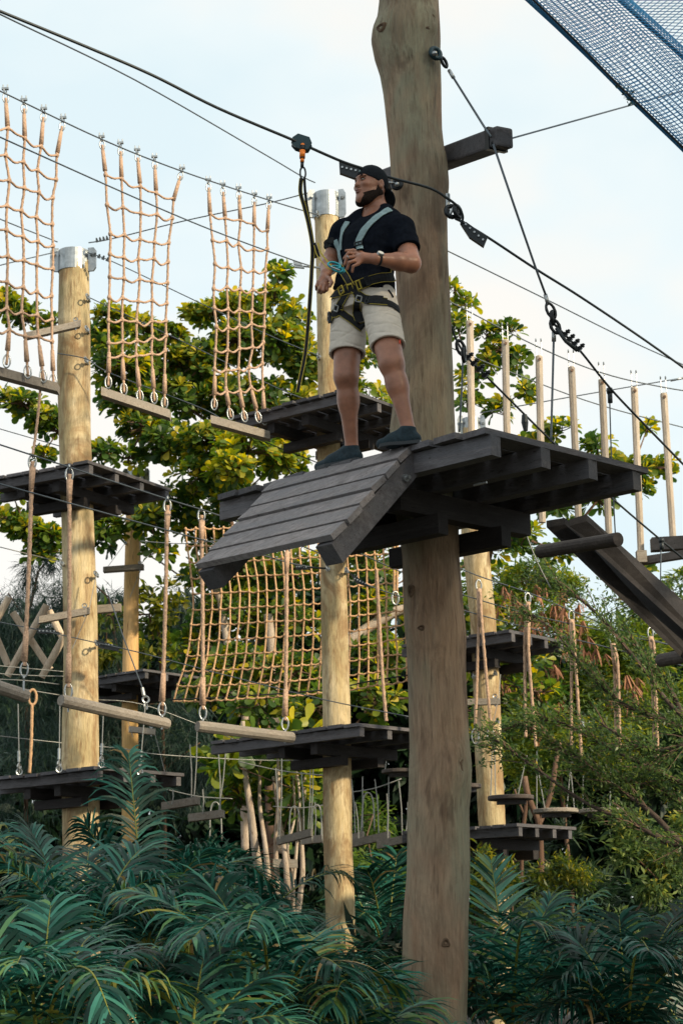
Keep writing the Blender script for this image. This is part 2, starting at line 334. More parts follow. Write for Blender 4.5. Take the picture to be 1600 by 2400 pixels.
# steel collars on pole heads, with upright lug plates and a bolt in each
def collar(t, ax, rad, ztop, h, lugs, hh=1.0):
    c = ax(ztop); R = rad(ztop) * 1.04; mb = MB(); n = 28
    for zz in (ztop - h * .75, ztop + h * .25):
        for k in range(n): mb.v.append((c.x + math.cos(2 * math.pi * k / n) * R, c.y + math.sin(2 * math.pi * k / n) * R, zz))
    for k in range(n): mb.f.append((k, (k + 1) % n, n + (k + 1) % n, n + k))
    mb.f.append(tuple(n + k for k in range(n)))
    col = part('collar', mb, M['steel'], t, smooth=False)
    for a in lugs:
        d = Vector((math.cos(a), math.sin(a), 0)); s_ = Vector((-d.y, d.x, 0))
        mb = MB(); w_ = R * .55; th = .012
        prof = [(0, -.85), (w_ * .7, -.85), (w_, -.68), (w_, .25), (w_ * .7, .42), (0, .42)]
        b0 = c + d * R * .98
        pv = [b0 + d * x + Vector((0, 0, z * h * .9 * hh)) for x, z in prof]
        mb.add([q - s_ * th for q in pv] + [q + s_ * th for q in pv], [tuple(range(6))[::-1], tuple(range(6, 12))] + [(i, (i + 1) % 6, (i + 1) % 6 + 6, i + 6) for i in range(6)])
        part('lug_plate', mb, M['steel'], col)
        mb = MB(); q = b0 + d * w_ * .5 + Vector((0, 0, h * .05)); mb.tube([q - s_ * .05, q + s_ * .05], .014, 8); mb.tube([q - s_ * .035, q - s_ * .02], .026, 6)
        part('bolt', mb, M['steel'], col)
collar(pole_l, axL, radL, P(172, 603, YL).z, .22, [math.radians(a) for a in (192, 348, 100)])
collar(pole_c, axC, radC, P(765, 470, YC).z, .26, [math.radians(a) for a in (195, 345, 80)])
collar(pole_f, axF, radF, P(320, 1115, YF).z, .24, [math.radians(a) for a in (195, 345)])
collar(pole_r, axR, radR, P(1105, 995, YR).z, .24, [math.radians(a) for a in (190, 350)])
# ================================================================== decks
def deck(label, cpx, cpy, z, ang, L1, L2, nj, npl, bear, cleats=(), over=.03, seed=0, joist=(.07, .115), mat='dark', plank_t=.035, jl=None, name='wooden_platform', e1ang=None):
    """cpx,cpy: picture point of the near top corner; z: top height; ang: heading of e2 (right-back edge)"""
    rnd = random.Random(seed); B = PZ(cpx, cpy, z)
    a2 = math.radians(ang); e2 = Vector((math.cos(a2), math.sin(a2), 0))
    a1 = math.radians(e1ang if e1ang else ang + 90); e1 = Vector((math.cos(a1), math.sin(a1), 0))
    base = B + e1 * L1 / 2 + e2 * L2 / 2 + Vector((0, 0, -.4))
    t = thing(name, label, 'platform', base, 'decks built round the poles')
    Z = Vector((0, 0, 1)); wpl = L1 / npl
    rot = math.atan2(e2.y, e2.x) - math.pi / 2
    # planks: local Y along e2
    pm = []
    for v in range(4):
        mb = MB(); hw = wpl / 2 - .013
        ll = L2 / 2 + over
        mb.box((-hw, -ll - rnd.uniform(0, .03), -plank_t), (2 * hw, 0, 0), (0, 2 * ll + rnd.uniform(0, .04), 0), (0, 0, plank_t))
        me = mb.mesh('plank', M[mat]); pm.append(me)
    for i in range(npl):
        me = pm[i % 4]; o = bpy.data.objects.new('plank', me); C.objects.link(o); o.parent = t
        o.location = (B + e1 * (wpl * (i + .5)) + e2 * (L2 / 2) + Z * rnd.uniform(-.004, .006)) - base; o.rotation_euler.z = rot + rnd.uniform(-.006, .006)
    jw, jh = joist
    rot1 = math.atan2(e1.y, e1.x)
    l1 = L1 if jl is None else jl
    mb = MB(); mb.box((0, -jw / 2, -jh), (l1, 0, 0), (0, jw, 0), (0, 0, jh)); jm = mb.mesh('joist', M[mat + '_x'])
    for j in range(nj):
        o = bpy.data.objects.new('joist', jm); C.objects.link(o); o.parent = t
        o.location = B + e2 * (jw / 2 + (L2 - jw) * j / (nj - 1)) + e1 * (.012 + rnd.uniform(0, .02)) - Z * (plank_t + .003) - base; o.rotation_euler.z = rot1
    zb = plank_t + .003 + jh + .003; bw, bh = (.10, .14) if jh > .1 else (.085, .10)
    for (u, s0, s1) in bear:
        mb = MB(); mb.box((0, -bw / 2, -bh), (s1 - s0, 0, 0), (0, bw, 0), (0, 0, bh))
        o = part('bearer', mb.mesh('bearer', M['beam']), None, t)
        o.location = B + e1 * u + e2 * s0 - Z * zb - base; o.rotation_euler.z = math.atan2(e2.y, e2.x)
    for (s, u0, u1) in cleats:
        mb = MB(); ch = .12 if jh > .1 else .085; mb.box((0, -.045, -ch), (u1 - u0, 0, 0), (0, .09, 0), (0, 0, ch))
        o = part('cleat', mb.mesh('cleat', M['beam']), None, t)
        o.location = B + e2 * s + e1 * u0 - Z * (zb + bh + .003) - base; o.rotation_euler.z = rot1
    return t, B, e1, e2
def around(B, e1, e2, c):
    d = Vector((c.x - B.x, c.y - B.y, 0)); return d.dot(e1) / (1 - e1.dot(e2) ** 2) if False else d.dot(e1), d.dot(e2)
ZM = 4.30
E1M, E2M = 137.5, 42.5
B0 = PZ(1153, 1001, ZM); e2 = Vector((math.cos(math.radians(E2M)), math.sin(math.radians(E2M)), 0)); e1 = Vector((math.cos(math.radians(E1M)), math.sin(math.radians(E1M)), 0))
u, s = around(B0, e1, e2, axM(ZM)); print('main pole on deck', u, s, B0)
deckM, BM, e1M, e2M = deck('big dark plank deck under the man, wrapped round the thick main pole', 1153, 1001, ZM, E2M, 2.14, 1.31, 4, 11,
    [(u - .27, .16, 1.28), (u + .27, .30, 1.22)], [(s - .27, u - .40, u + .36), (s + .27, u - .4, u + .5)], seed=1, joist=(.085, .115), e1ang=E1M)
def deck_at(label, cx, cy, z, ang, L1, L2, nj, npl, ax, seed, st=None, mat='dark'):
    a2 = math.radians(ang); e2 = Vector((math.cos(a2), math.sin(a2), 0)); e1 = Vector((-e2.y, e2.x, 0))
    st = st if st is not None else L2 / 2
    for _ in range(40):                     # height at which the pole stands st metres behind the front edge
        B = PZ(cx, cy, z); u, s = around(B, e1, e2, ax(z)); z -= (st - s) * .03 * (1 if z > EYE else -1)
    print(label[:34], 'z', round(z, 2), 'u', round(u, 2), 's', round(s, 2), 'of', L1, L2)
    return deck(label, cx, cy, z, ang, L1, L2, nj, npl, [(u - .21, .06, L2 - .02), (u + .21, .06, L2 - .02)], [(s - .21, u - .3, u + .36), (s + .21, u - .36, u + .3)], seed=seed, mat=mat, joist=(.06, .082), plank_t=.03)
deck_at('dark deck high on the tan pole behind the man, seen beside his legs', 822, 911, 6.5, 52, 1.42, 1.35, 4, 9, axC, 2)
deck_at('dark deck low on the tan pole behind the man, below the rope climbing net', 847, 1694, 3.52, 46, 1.95, 1.15, 4, 10, axC, 3)
deck_at('dark deck high on the leftmost pole, its right edge lit orange', 215, 1080, 6.0, 60, 1.42, 1.26, 4, 7, axL, 4)
deck_at('dark deck low on the leftmost pole, half hidden by palm fronds', 232, 1797, 3.22, 50, 1.75, 1.05, 4, 9, axL, 5)
deck_at('small dark deck on the slim orange pole behind the leftmost pole', 344, 1568, 5.15, 50, 1.25, 1.1, 4, 7, axF, 6)
deck_at('upper dark deck on the pale pole just right of the main pole', 1200, 1475, 4.62, 50, 1.35, .92, 4, 8, axR, 7)
deck_at('lower dark deck on the pale pole just right of the main pole', 1218, 1930, 2.68, 50, 1.4, .92, 4, 9, axR, 8)
# ================================================================== ramp
E1, E2, Z3 = e1M, e2M, Vector((0, 0, 1))
nrm_h = Vector((E1.y, -E1.x, 0)); nrm_h = -nrm_h if nrm_h.y > 0 else nrm_h
RB = math.radians(43); RL = .92
rd = nrm_h * math.cos(RB) - Z3 * math.sin(RB); rn = nrm_h * math.sin(RB) + Z3 * math.cos(RB)
r_tr = BM + E1 * .555 + nrm_h * .035; r_tl = BM + E1 * 1.62 + nrm_h * .035
ramp = thing('wooden_ramp', 'sloping ramp of six dark planks on the front edge of the man\'s deck', 'ramp', (r_tr + r_tl) / 2)
rw = r_tl - r_tr; rr_ = random.Random(5)
for i in range(6):
    mb = MB(); d0 = rd * (RL * i / 6 + .004); dd = rd * (RL / 6 - .012); th = .036
    a = r_tr + d0 + E1 * rr_.uniform(-.012, .008) + rn * (-.036 + rr_.uniform(-.002, .003)) ; tilt = rn * rr_.uniform(.002, .012)
    mb.box(a, rw + E1 * rr_.uniform(-.02, .02), dd + tilt, rn * th)
    o = part('plank', mb, M['ramp'], ramp)
for off in (.012, .93):
    mb = MB(); a = r_tr + E1 * off - rn * (.038 + .125) - rd * .02
    mb.box(a, E1 * .12, rd * (RL + .03), rn * .125); part('stringer', mb, M['dark_r'], ramp)
mb = MB(); q = r_tr + E1 * .012 + rd * .17 - rn * .11; mb.tube([q + E1 * .01, q - E1 * .018], .022, 10); mb.tube([q - E1 * .018, q - E1 * .04], .012, 8); part('bolt', mb, M['steel'], ramp)
mb = MB(); q = P(1110, 1137, 9.75); mb.tube([q, q + E1 * -.09 + Z3 * .0], .007, 8); part('bolt', mb, M['steel'], deckM)
# ================================================================== helpers for lines
def line3(pp, Y0, Y1=None, n=6, ys=None):
    """picture polyline, depth running from Y0 to Y1"""
    Y1 = Y0 if Y1 is None else Y1; L = [0]
    for a, b in zip(pp, pp[1:]): L.append(L[-1] + math.hypot(a[0] - b[0], a[1] - b[1]))
    pts = []
    for (x, y), l in zip(pp, L):
        t = l / L[-1]; pts.append(P(x, y, 1 / lerp(1 / Y0, 1 / Y1, t)))
    return catmull(pts, n) if n > 1 and len(pts) > 2 else pts
def cable(label, pp, Y0, Y1=None, r=.006, mat='wire', n=6, group='steel cables strung between the poles', extra=None, name='steel_cable', cat='cable', sides=6):
    mb = MB(); pts = line3(pp, Y0, Y1, n); mb.tube(pts, r, sides)
    if not extra: return solo(name, mb, M[mat], label, cat, group, True)
    c = sum(pts, Vector()) / len(pts); t = thing(name, label, cat, c, group); part('strand', mb, M[mat], t, True)
    extra(t); return t
def eyelet(c, axis_dir, size, r, view=None):
    mb = MB(); mb.ring(c, view or Vector((.25, -1, 0)), size, r * .85, 14, 6, .5, axis_dir); return mb
def ubolts(t, a, b, n, s=.035, mat='black_metal'):
    d = (b - a).normalized(); up = Vector((0, -.3, 1)); up = (up - d * up.dot(d)).normalized(); sd_ = d.cross(up)
    for i in range(n):
        q = lerp(a, b, i / max(1, n - 1)); mb = MB()
        mb.box(q - d * .012 - sd_ * s * .6 - up * s * .4, d * .024, sd_ * s * 1.2, up * s * .8)
        for k in (-1, 1): mb.tube([q + sd_ * s * .4 * k - up * s * .3, q + sd_ * s * .4 * k + up * s * 1.1], s * .18, 5); 
        for k in (-1, 1): mb.tube([q + sd_ * s * .4 * k + up * s * .55, q + sd_ * s * .4 * k + up * s * .85], s * .32, 6)
        part('cable_clamp', mb, M[mat], t, label=None)
def sleeve(t, a, b, r, mat='steel', name='ferrule'):
    mb = MB(); mb.tube([a, b], r, 10); part(name, mb, M[mat], t, True)
def grip(label, quad, Y, mat='black_metal', pin=None, tail=None, group='wedge grips on the zip lines', th=.03):
    """flat pierced cable grip: quad = picture outline"""
    pts = [P(x, y, Y) for x, y in quad]; c = sum(pts, Vector()) / len(pts)
    t = thing('cable_grip', label, 'cable grip', c, group); mb = MB(); n = len(pts); dv = Vector((0, th, 0))
    mb.add(pts + [p + dv for p in pts], [tuple(range(n)), tuple(range(n, 2 * n))[::-1]] + [(i, (i + 1) % n + 0, (i + 1) % n + n, i + n) for i in range(n)])
    part('body', mb, M[mat], t)
    a = lerp(pts[0], pts[-1], .55); b = lerp(pts[1], pts[2] if n > 3 else pts[1], .55)
    for i in range(5):
        q = lerp(a, b, .12 + .19 * i) - Vector((0, .004, 0)); mb = MB(); mb.tube([q, q - Vector((0, .006, 0))], .007, 8); part('rivet', mb, M['steel'], t)
    if pin:
        mb = MB(); mb.tube([P(x, y, Y + th / 2) for x, y in pin], .009, 6); part('shackle', mb, M[mat], t)
    return t
# ---- zip line
zl = cable('thick black zip line from the upper left corner to behind the man\'s cap', [(-60, 0), (0, 26), (204, 110), (357, 176), (510, 253), (684, 327), (720, 343), (800, 378), (860, 398), (917, 417), (1004, 440), (1045, 463), (1074, 486), (1084, 508), (1080, 525)], 8.6, 10.42, .0085, 'cable_blk', group=None)
zr = cable('thick black zip line running down right from the big main pole', [(1078, 518), (1142, 556), (1254, 630), (1361, 697), (1514, 800), (1660, 905)], 10.5, 12.6, .0085, 'cable_blk', group=None)
grip('black cable grip on the zip line touching the front of the man\'s cap', [(794, 374), (850, 395), (850, 412), (832, 418), (796, 405)], 10.36, pin=[(848, 398), (862, 404)])
grip('black cable grip on the zip line right of the main pole', [(1092, 520), (1142, 556), (1133, 578), (1100, 556), (1078, 522)], 10.52, pin=[(1066, 512), (1088, 522)])
# shackles at the pole's right edge
t = thing('steel_shackle', 'steel plate with ring and black shackle on the main pole\'s right edge', 'shackle', P(1060, 500, 10.6))
mb = MB(); mb.tube([P(1048, 455, 10.6), P(1049, 505, 10.6)], .017, 8); part('bracket', mb, M['steel'], t)
mb = MB(); mb.ring(P(1058, 496, 10.56), (.3, -1, .1), .038, .016, 14, 8); part('ring', mb, M['black_metal'], t, True)
mb = MB(); mb.ring(P(1072, 496, 10.55), (.8, -.6, .1), .04, .013, 14, 8); part('bow', mb, M['black_metal'], t, True)
mb = MB(); mb.tube([P(1052, 505, 10.55), P(1062, 488, 10.55)], .011, 6); part('pin', mb, M['steel'], t)
# ring bolt behind the cap on the pole face
t = thing('ring_bolt', 'round steel ring bolt on the main pole just behind the cap', 'ring bolt', P(930, 433, 10.5))
mb = MB(); mb.ring(P(930, 432, 10.5), (-.3, -1, .1), .030, .013, 16, 8); part('ring', mb, M['black_metal'], t, True)
mb = MB(); mb.tube([P(930, 432, 10.45), P(930, 432, 10.62)], .016, 8); part('bolt', mb, M['steel'], t, True)
mb = MB(); mb.ring(P(914, 428, 10.47), (.1, -.4, 1), .022, .006, 12, 6); part('link', mb, M['steel'], t, True)
# ---- trolley and lanyard
tr = thing('zip_line_trolley', 'dark teal pulley trolley with orange swivel hanging on the zip line', 'trolley', P(706, 335, 10.05))
Yt = 1 / lerp(1 / 8.6, 1 / 10.42, .655)
pa, pb = P(690, 330, Yt), P(723, 344, Yt); d = (pb - pa).normalized(); up = Vector((0, 0, 1)); up = (up - d * up.dot(d)).normalized(); sd_ = d.cross(up)
mb = MB(); prof = [(-.052, -.035), (-.060, .0), (-.040, .035), (.03, .042), (.058, .015), (.055, -.03), (.03, -.045), (-.02, -.05)]
c0 = (pa + pb) / 2 + up * .005
for sgn, nm in ((-1, 'side_plate'), (1, 'side_plate')):
    mb = MB(); base_ = [c0 + d * x + up * z + sd_ * (.016 * sgn) for x, z in prof]; n = len(prof)
    mb.add(base_ + [q + sd_ * .012 * sgn for q in base_], [tuple(range(n)), tuple(range(n, 2 * n))[::-1]] + [(i, i + n, (i + 1) % n + n, (i + 1) % n) for i in range(n)])
    part(nm, mb, M['teal_metal'], tr)
mb = MB(); mb.box(c0 - d * .018 + up * .006 - sd_ * .033, d * .06, up * .022, sd_ * .004); part('label_plate', mb, M['grey_plate'], tr)
for k in (-1, 1):
    mb = MB(); mb.tube([c0 + d * .028 * k + up * .018 - sd_ * .015, c0 + d * .028 * k + up * .018 + sd_ * .015], .02, 14); part('wheel', mb, M['steel'], tr, True)
mb = MB(); prev = None
x0 = P(709, 337, Yt - .03); x1 = P(708, 380, Yt - .03); dn = (x1 - x0)
for (t0, t1, r_) in ((0, .2, .011), (.2, .33, .014), (.36, .75, .017), (.80, 1.0, .012)):
    mb = MB(); mb.tube([x0 + dn * t0, x0 + dn * t1], r_, 12); part('swivel', mb, M['orange'], tr, True)
mb = MB(); mb.tube([x0 + dn * .1, x0 + dn * .36], .0145, 12); mb.tube([x0 + dn * .74, x0 + dn * .8], .0165, 12); mb.tube([x0 + dn * 1.0, x0 + dn * 1.28], .010, 8); part('collar_band', mb, M['black_metal'], tr, True)
mb = MB(); pts = [P(x, y, Yt - .03) for x, y in ((709, 391), (704, 398), (704, 412), (708, 420), (713, 418), (716, 408), (714, 396), (709, 391))]; mb.tube(catmull(pts, 4), .006, 6); part('carabiner', mb, M['black_metal'], tr, True)
def ribbon(pts, w, th, wdir=None, n=6):
    pts = catmull(pts, n); mb = MB()
    o = 0
    for i, p in enumerate(pts):
        t_ = (pts[min(i + 1, len(pts) - 1)] - pts[max(i - 1, 0)]).normalized()
        sdv = Vector(wdir) if wdir else t_.cross(Vector((0, -1, 0)))
        sdv = (sdv - t_ * sdv.dot(t_)).normalized(); nn = t_.cross(sdv)
        mb.v += [tuple(p - sdv * w / 2 - nn * th / 2), tuple(p + sdv * w / 2 - nn * th / 2), tuple(p + sdv * w / 2 + nn * th / 2), tuple(p - sdv * w / 2 + nn * th / 2)]
    for i in range(len(pts) - 1):
        for k in range(4): mb.f.append((i * 4 + k, i * 4 + (k + 1) % 4, i * 4 + 4 + (k + 1) % 4, i * 4 + 4 + k))
    mb.f += [(3, 2, 1, 0), tuple(len(pts) * 4 - 4 + k for k in range(4))]
    return mb
YL0 = 9.85
ly = thing('lanyard', 'black and yellow webbing lanyard hanging from the trolley beside the man', 'lanyard', P(725, 600, YL0))
bl = [(706, 418), (704, 450), (713, 485), (724, 530), (732, 580), (730, 640), (727, 690), (722, 760), (715, 830), (703, 890), (697, 920)]
for nm, w_, dx, mt in (('webbing', .021, 0, 'web_black'), ('yellow_edge', .0032, 4.3, 'web_yellow'), ('yellow_edge', .0032, -4.3, 'web_yellow')):
    part(nm, ribbon([P(x + dx, y, YL0 - (0 if dx == 0 else .002)) for x, y in bl], w_, .005), M[mt], ly)
part('webbing', ribbon([P(x, y, YL0 + .03) for x, y in ((713, 418), (716, 460), (722, 500), (730, 545), (737, 590), (740, 605))], .016, .005), M['web_black'], ly)
yl = [(736, 575), (740, 592), (746, 603), (757, 617), (767, 628), (776, 632)]
part('yellow_edge', ribbon([P(x, y, YL0 - .02) for x, y in yl], .005, .004), M['web_yellow'], ly)
part('yellow_edge', ribbon([P(x + 9, y - 6, YL0 - .02) for x, y in yl], .008, .004), M['web_yellow'], ly)
part('end_loop', ribbon([P(x, y, YL0 - .01) for x, y in ((735, 570), (741, 585), (746, 602))], .022, .006), M['web_black'], ly)
# ---- cables on the left, from near the camera to the tan poles
cable('thin cable just under the zip line, ending on the steel collar behind the man', [(-60, -2), (0, 33), (316, 187), (612, 357), (705, 412), (738, 428)], 11, 16.6, .006)
netc = [(-60, 186), (0, 213), (240, 327), (423, 400), (630, 469), (752, 506)]
cable('cable from which the three upper cargo nets hang', netc, 12.6, 16.6, .0062)
cable('thin cable crossing behind the upper cargo nets down to a grip by the tan pole', [(-60, 290), (0, 321), (439, 516), (690, 611), (748, 627)], 12.0, 16.6, .0062)
grip('pale wedge grip left of the tan pole at the height of the man\'s hand', [(686, 609), (705, 616), (713, 628), (690, 626)], 16.4, 'steel', pin=[(710, 624), (750, 628)], group='wedge grips on the thin cables')
cable('cable rising from the left pole\'s collar to the collar behind the man', [(208, 569), (270, 558), (439, 516), (620, 478), (722, 452)], 17.0, 16.7, .006, extra=lambda t: ubolts(t, P(228, 565, 16.9), P(252, 560, 16.9), 4, .03, 'wire'))
cable('cable coming from the left edge to the upper left of the left pole\'s collar', [(-60, 480), (0, 513), (135, 567)], 14, 17, .006)
cable('cable coming from the left edge to the lower left of the left pole\'s collar', [(-60, 640), (0, 622), (134, 590)], 15, 17, .006)
cable('thin cable sloping right from below the left collar behind the second net', [(206, 592), (275, 618), (490, 720), (640, 790), (748, 834)], 17, 16.7, .0055, extra=lambda t: ubolts(t, P(222, 599, 16.9), P(252, 610, 16.9), 4, .03, 'wire'))
cable('thin cable sloping right from the shaft of the left pole at the net\'s middle', [(209, 697), (290, 735), (480, 825), (640, 905), (740, 945)], 17, 16.8, .0055)
cable('thin cable from the left pole to the upper deck behind the man, passing plank ends', [(135, 828), (205, 842), (260, 875), (480, 960), (560, 1010), (745, 1085)], 16.8, 16.9, .0055)
cable('faint thin cable at the far left just above the upper left deck', [(-60, 985), (0, 1005), (139, 1045)], 17, 17.2, .005)
cable('faint thin cable at the far left just below the upper left deck', [(-60, 1268), (0, 1282), (146, 1318)], 17, 17.2, .005, 'wire_pale')
c10 = [(-60, 1022), (0, 1042), (163, 1095), (393, 1170), (505, 1205), (672, 1266), (757, 1300)]
cable('cable carrying the ropes of the hanging logs, passing before the left pole', c10, 13.4, 16.6, .0065)
cable('parallel cable below, running to a grip left of the tan pole under the ramp', [(-60, 1115), (0, 1134), (173, 1182), (459, 1261), (600, 1297), (690, 1322), (760, 1333)], 13.4, 16.6, .0065)
grip('dark wedge grip under the ramp, just left of the tan pole', [(688, 1320), (716, 1324), (724, 1334), (696, 1335)], 16.4, 'black_metal', pin=[(722, 1330), (764, 1332)], group='wedge grips on the thin cables')
cable('cable from the tan pole down right behind the main pole, carrying a rope', [(800, 1275), (882, 1315), (990, 1362)], 16.8, 18, .006)
cable('lower cable right of the tan pole with a dark grip on it', [(810, 1336), (861, 1371), (990, 1415)], 16.8, 18, .006)
grip('dark wedge grip between the tan pole and the main pole below the decks', [(818, 1341), (852, 1362), (866, 1376), (835, 1366)], 16.7, 'black_metal', group='wedge grips on the thin cables')
cable('dark cable across the left pole at the height of the crossed sticks', [(-60, 1445), (0, 1458), (100, 1478), (224, 1506), (330, 1530), (520, 1580), (760, 1640), (960, 1680)], 16.7, 16.4, .0055)
grip('dark wedge grip on the cable in front of the crossed sticks', [(86, 1472), (118, 1474), (146, 1484), (90, 1484)], 16.65, 'black_metal', group='wedge grips on the thin cables')
grip('dark wedge grip on the cable just right of the leftmost pole', [(226, 1500), (250, 1506), (283, 1516), (276, 1526), (232, 1518)], 16.65, 'black_metal', group='wedge grips on the thin cables')
for k, (pp, nm) in enumerate([([(-60, 1555), (60, 1566), (150, 1574)], 'uppermost'), ([(-60, 1575), (70, 1583), (152, 1585)], 'second'), ([(-60, 1590), (60, 1595), (140, 1604)], 'third'), ([(-60, 1595), (0, 1606), (140, 1629)], 'lowest')]):
    cable('%s of four wires at the far left under the crossed sticks' % nm, pp, 16.8, 17, .005, 'wire_pale', group='wires under the crossed sticks')
cable('brownish wire crossing low at the far left behind the hanging cords', [(-60, 1718), (0, 1725), (145, 1741), (290, 1755), (370, 1768), (560, 1780), (700, 1783)], 17.5, 19, .005, 'wire_pale')
cable('thin wire fanning down right from the leftmost pole under the hanging log', [(232, 1640), (330, 1650), (470, 1700), (640, 1770), (760, 1800)], 17.2, 18, .004, 'wire_pale')
# ---- eye bolts in the pole shafts where lines end
for pole, x, y, Y in ((pole_c, 745, 503, 16.6), (pole_c, 752, 627, 16.6), (pole_c, 747, 835, 16.6), (pole_c, 744, 945, 16.6), (pole_c, 760, 1298, 16.6), (pole_c, 768, 1333, 16.58), (pole_c, 806, 1275, 16.6), (pole_c, 812, 1338, 16.6), (pole_l, 207, 697, 16.95), (pole_l, 205, 772, 16.92), (pole_l, 203, 845, 16.92), (pole_l, 226, 1346, 16.95), (pole_l, 228, 1508, 16.9), (pole_l, 146, 1320, 16.9), (pole_f, 294, 1272, 23.85), (pole_f, 330, 1262, 23.85), (pole_f, 292, 1790, 23.85), (pole_r, 1160, 1578, 17.72), (pole_r, 1110, 1585, 17.7), (pole_r, 1124, 1532, 17.7), (pole_r, 1165, 1690, 17.7)):
    q = P(x, y, Y); mb = MB(); mb.ring(q - Vector((0, .035, 0)), (.6, -.3, .2), .026, .007, 12, 6); mb.tube([q - Vector((0, .01, 0)), q + Vector((0, .12, 0))], .012, 8); mb.tube([q + Vector((0, .012, 0)), q + Vector((0, .024, 0))], .024, 6)
    part('eye_bolt', mb, M['steel'], pole)
# ---- three upper cargo nets
def rope_tube(pts, r, pitch=None, seg=.02, n=6, lobes=3):
    L = sum((b - a).length for a, b in zip(pts, pts[1:])); k = max(2, int(L / seg / max(1, len(pts) - 1)))
    mb = MB(); mb.tube(catmull(pts, k), r, n if not lobes else 9, True, lobes, pitch or r * 6.5); return mb
def netx(vert, ti): return np.interp(ti, *vert)
def cargo_net(label, tops, rows, bots, plank, Y0, Y1, sag=10, seed=0):
    """tops/bots: picture points of the n uprights; rows: list of (xl,yl,xr,yr)"""
    rnd = random.Random(seed); n = len(tops)
    def Yat(x): return lerp(Y0, Y1, (x - plank[0][0]) / (plank[1][0] - plank[0][0]))
    c = P(sum(b[0] for b in bots) / n, sum(b[1] for b in bots) / n, (Y0 + Y1) / 2)
    t = thing('cargo_net', label, 'cargo net', c, 'upper cargo nets with foot planks')
    pt = [[None] * n for _ in rows]
    ups = []
    for i in range(n):
        f = i / (n - 1); pts = [tops[i]]
        for r, (xl, yl, xr, yr) in enumerate(rows):
            q = (lerp(xl, xr, f) + rnd.uniform(-3.2, 3.2), lerp(yl, yr, f) + rnd.uniform(-4, 4) - sag * .0); pts.append(q); pt[r][i] = q
        pts.append(bots[i]); Yb = [lerp(Y0, Y1, f)] * len(pts)
        p3 = [P(x, y, Yb[0]) for x, y in pts]; ups.append(p3)
        part('upright_rope', rope_tube(p3, .0108, seg=.018), M['rope'], t, True)
        # thickened splice, thimble and clip at the top
        d = (p3[1] - p3[0]).normalized(); mb = MB(); mb.tube([p3[0] + d * .05, p3[0] + d * .25], [.016, .021], 8); part('splice', mb, M['rope'], t, True)
        part('thimble', eyelet(p3[0] - d * .0, d, .045, .008), M['steel'], t, True)
        mb = MB(); q = p3[0] - d * .06; mb.ring(q, (1, -.3, 0), .022, .006, 10, 5); mb.tube([q + Z3 * .02 - Vector((.018, 0, 0)), q + Z3 * .06 - Vector((.018, 0, 0))], .006, 5); mb.tube([q + Z3 * .02 + Vector((.018, 0, 0)), q + Z3 * .06 + Vector((.018, 0, 0))], .006, 5); mb.box(q + Vector((-.028, -.012, .015)), (.056, 0, 0), (0, .024, 0), (0, 0, .018))
        part('cable_clip', mb, M['steel'], t)
        d2 = (p3[-1] - p3[-2]).normalized(); part('thimble', eyelet(p3[-1] - d2 * .03, d2, .055, .009), M['steel'], t, True)
        mb = MB(); mb.tube([p3[-1] - d2 * .12, p3[-1] - d2 * .30], [.022, .016], 8); part('splice', mb, M['rope'], t, True)
    for r in range(len(rows)):
        p3 = []
        for i in range(n):
            f = i / (n - 1); p3.append(P(pt[r][i][0], pt[r][i][1], lerp(Y0, Y1, f)))
            if i < n - 1:
                x = (pt[r][i][0] + pt[r][i + 1][0]) / 2; y = (pt[r][i][1] + pt[r][i + 1][1]) / 2 + rnd.uniform(.2, 1.15) * sag
                p3.append(P(x, y, lerp(Y0, Y1, (i + .5) / (n - 1)) - .02))
        part('cross_rope', rope_tube(p3, .0098, seg=.025), M['rope'], t, True)
        mb = MB()
        for i in range(n): q = P(pt[r][i][0], pt[r][i][1], lerp(Y0, Y1, i / (n - 1))); mb.tube([q - Z3 * .022, q, q + Z3 * .022], [.014, .021, .014], 8)
        part('knot', mb, M['rope'], t, True)
    a = P(*plank[0], Y0); b = P(*plank[1], Y1); d = b - a; mb = MB(); back = Vector((.0, .13, 0))
    mb.box(a - Z3 * .075 - back * .5, d, back, Z3 * .075); part('foot_plank', mb, M['log'], t)
    return t
cargo_net('leftmost upper cargo net with its dark foot plank, cut by the frame edge', [(-30, 205), (14, 230), (57, 255), (102, 275), (146, 296)],
    [(-24, 285, 137, 362), (-20, 345, 129, 420), (-16, 410, 125, 466), (-16, 470, 123, 522), (-16, 530, 123, 576), (-15, 590, 122, 632), (-15, 655, 121, 690), (-16, 715, 122, 748), (-10, 770, 124, 800)],
    [(-22, 848), (16, 855), (66, 880), (103, 890), (126, 900)], [(-60, 848), (138, 902)], 13.2, 14.4, 10, 1)
cargo_net('middle upper cargo net, second from the left, above its weathered foot plank', [(240, 340), (283, 355), (323, 370), (363, 387), (423, 413)],
    [(245, 406, 408, 464), (254, 483, 403, 510), (257, 546, 397, 571), (257, 597, 394, 610), (257, 648, 392, 666), (256, 700, 389, 709), (255, 752, 386, 755), (254, 800, 388, 790), (253, 838, 386, 824)],
    [(254, 904), (291, 920), (329, 936), (362, 940), (386, 952)], [(240, 911), (400, 965)], 14.8, 15.5, 10, 2)
cargo_net('rightmost upper cargo net, nearest the tan pole, above its pale foot plank', [(489, 440), (523, 450), (560, 458), (596, 473), (630, 481)],
    [(494, 500, 628, 538), (499, 562, 624, 587), (503, 622, 621, 638), (504, 674, 620, 684), (504, 724, 617, 730), (504, 766, 619, 762), (503, 822, 618, 806), (502, 868, 614, 856), (502, 915, 618, 910)],
    [(502, 955), (541, 978), (574, 983), (607, 985), (620, 990)], [(495, 977), (633, 1015)], 15.8, 16.4, 9, 3)
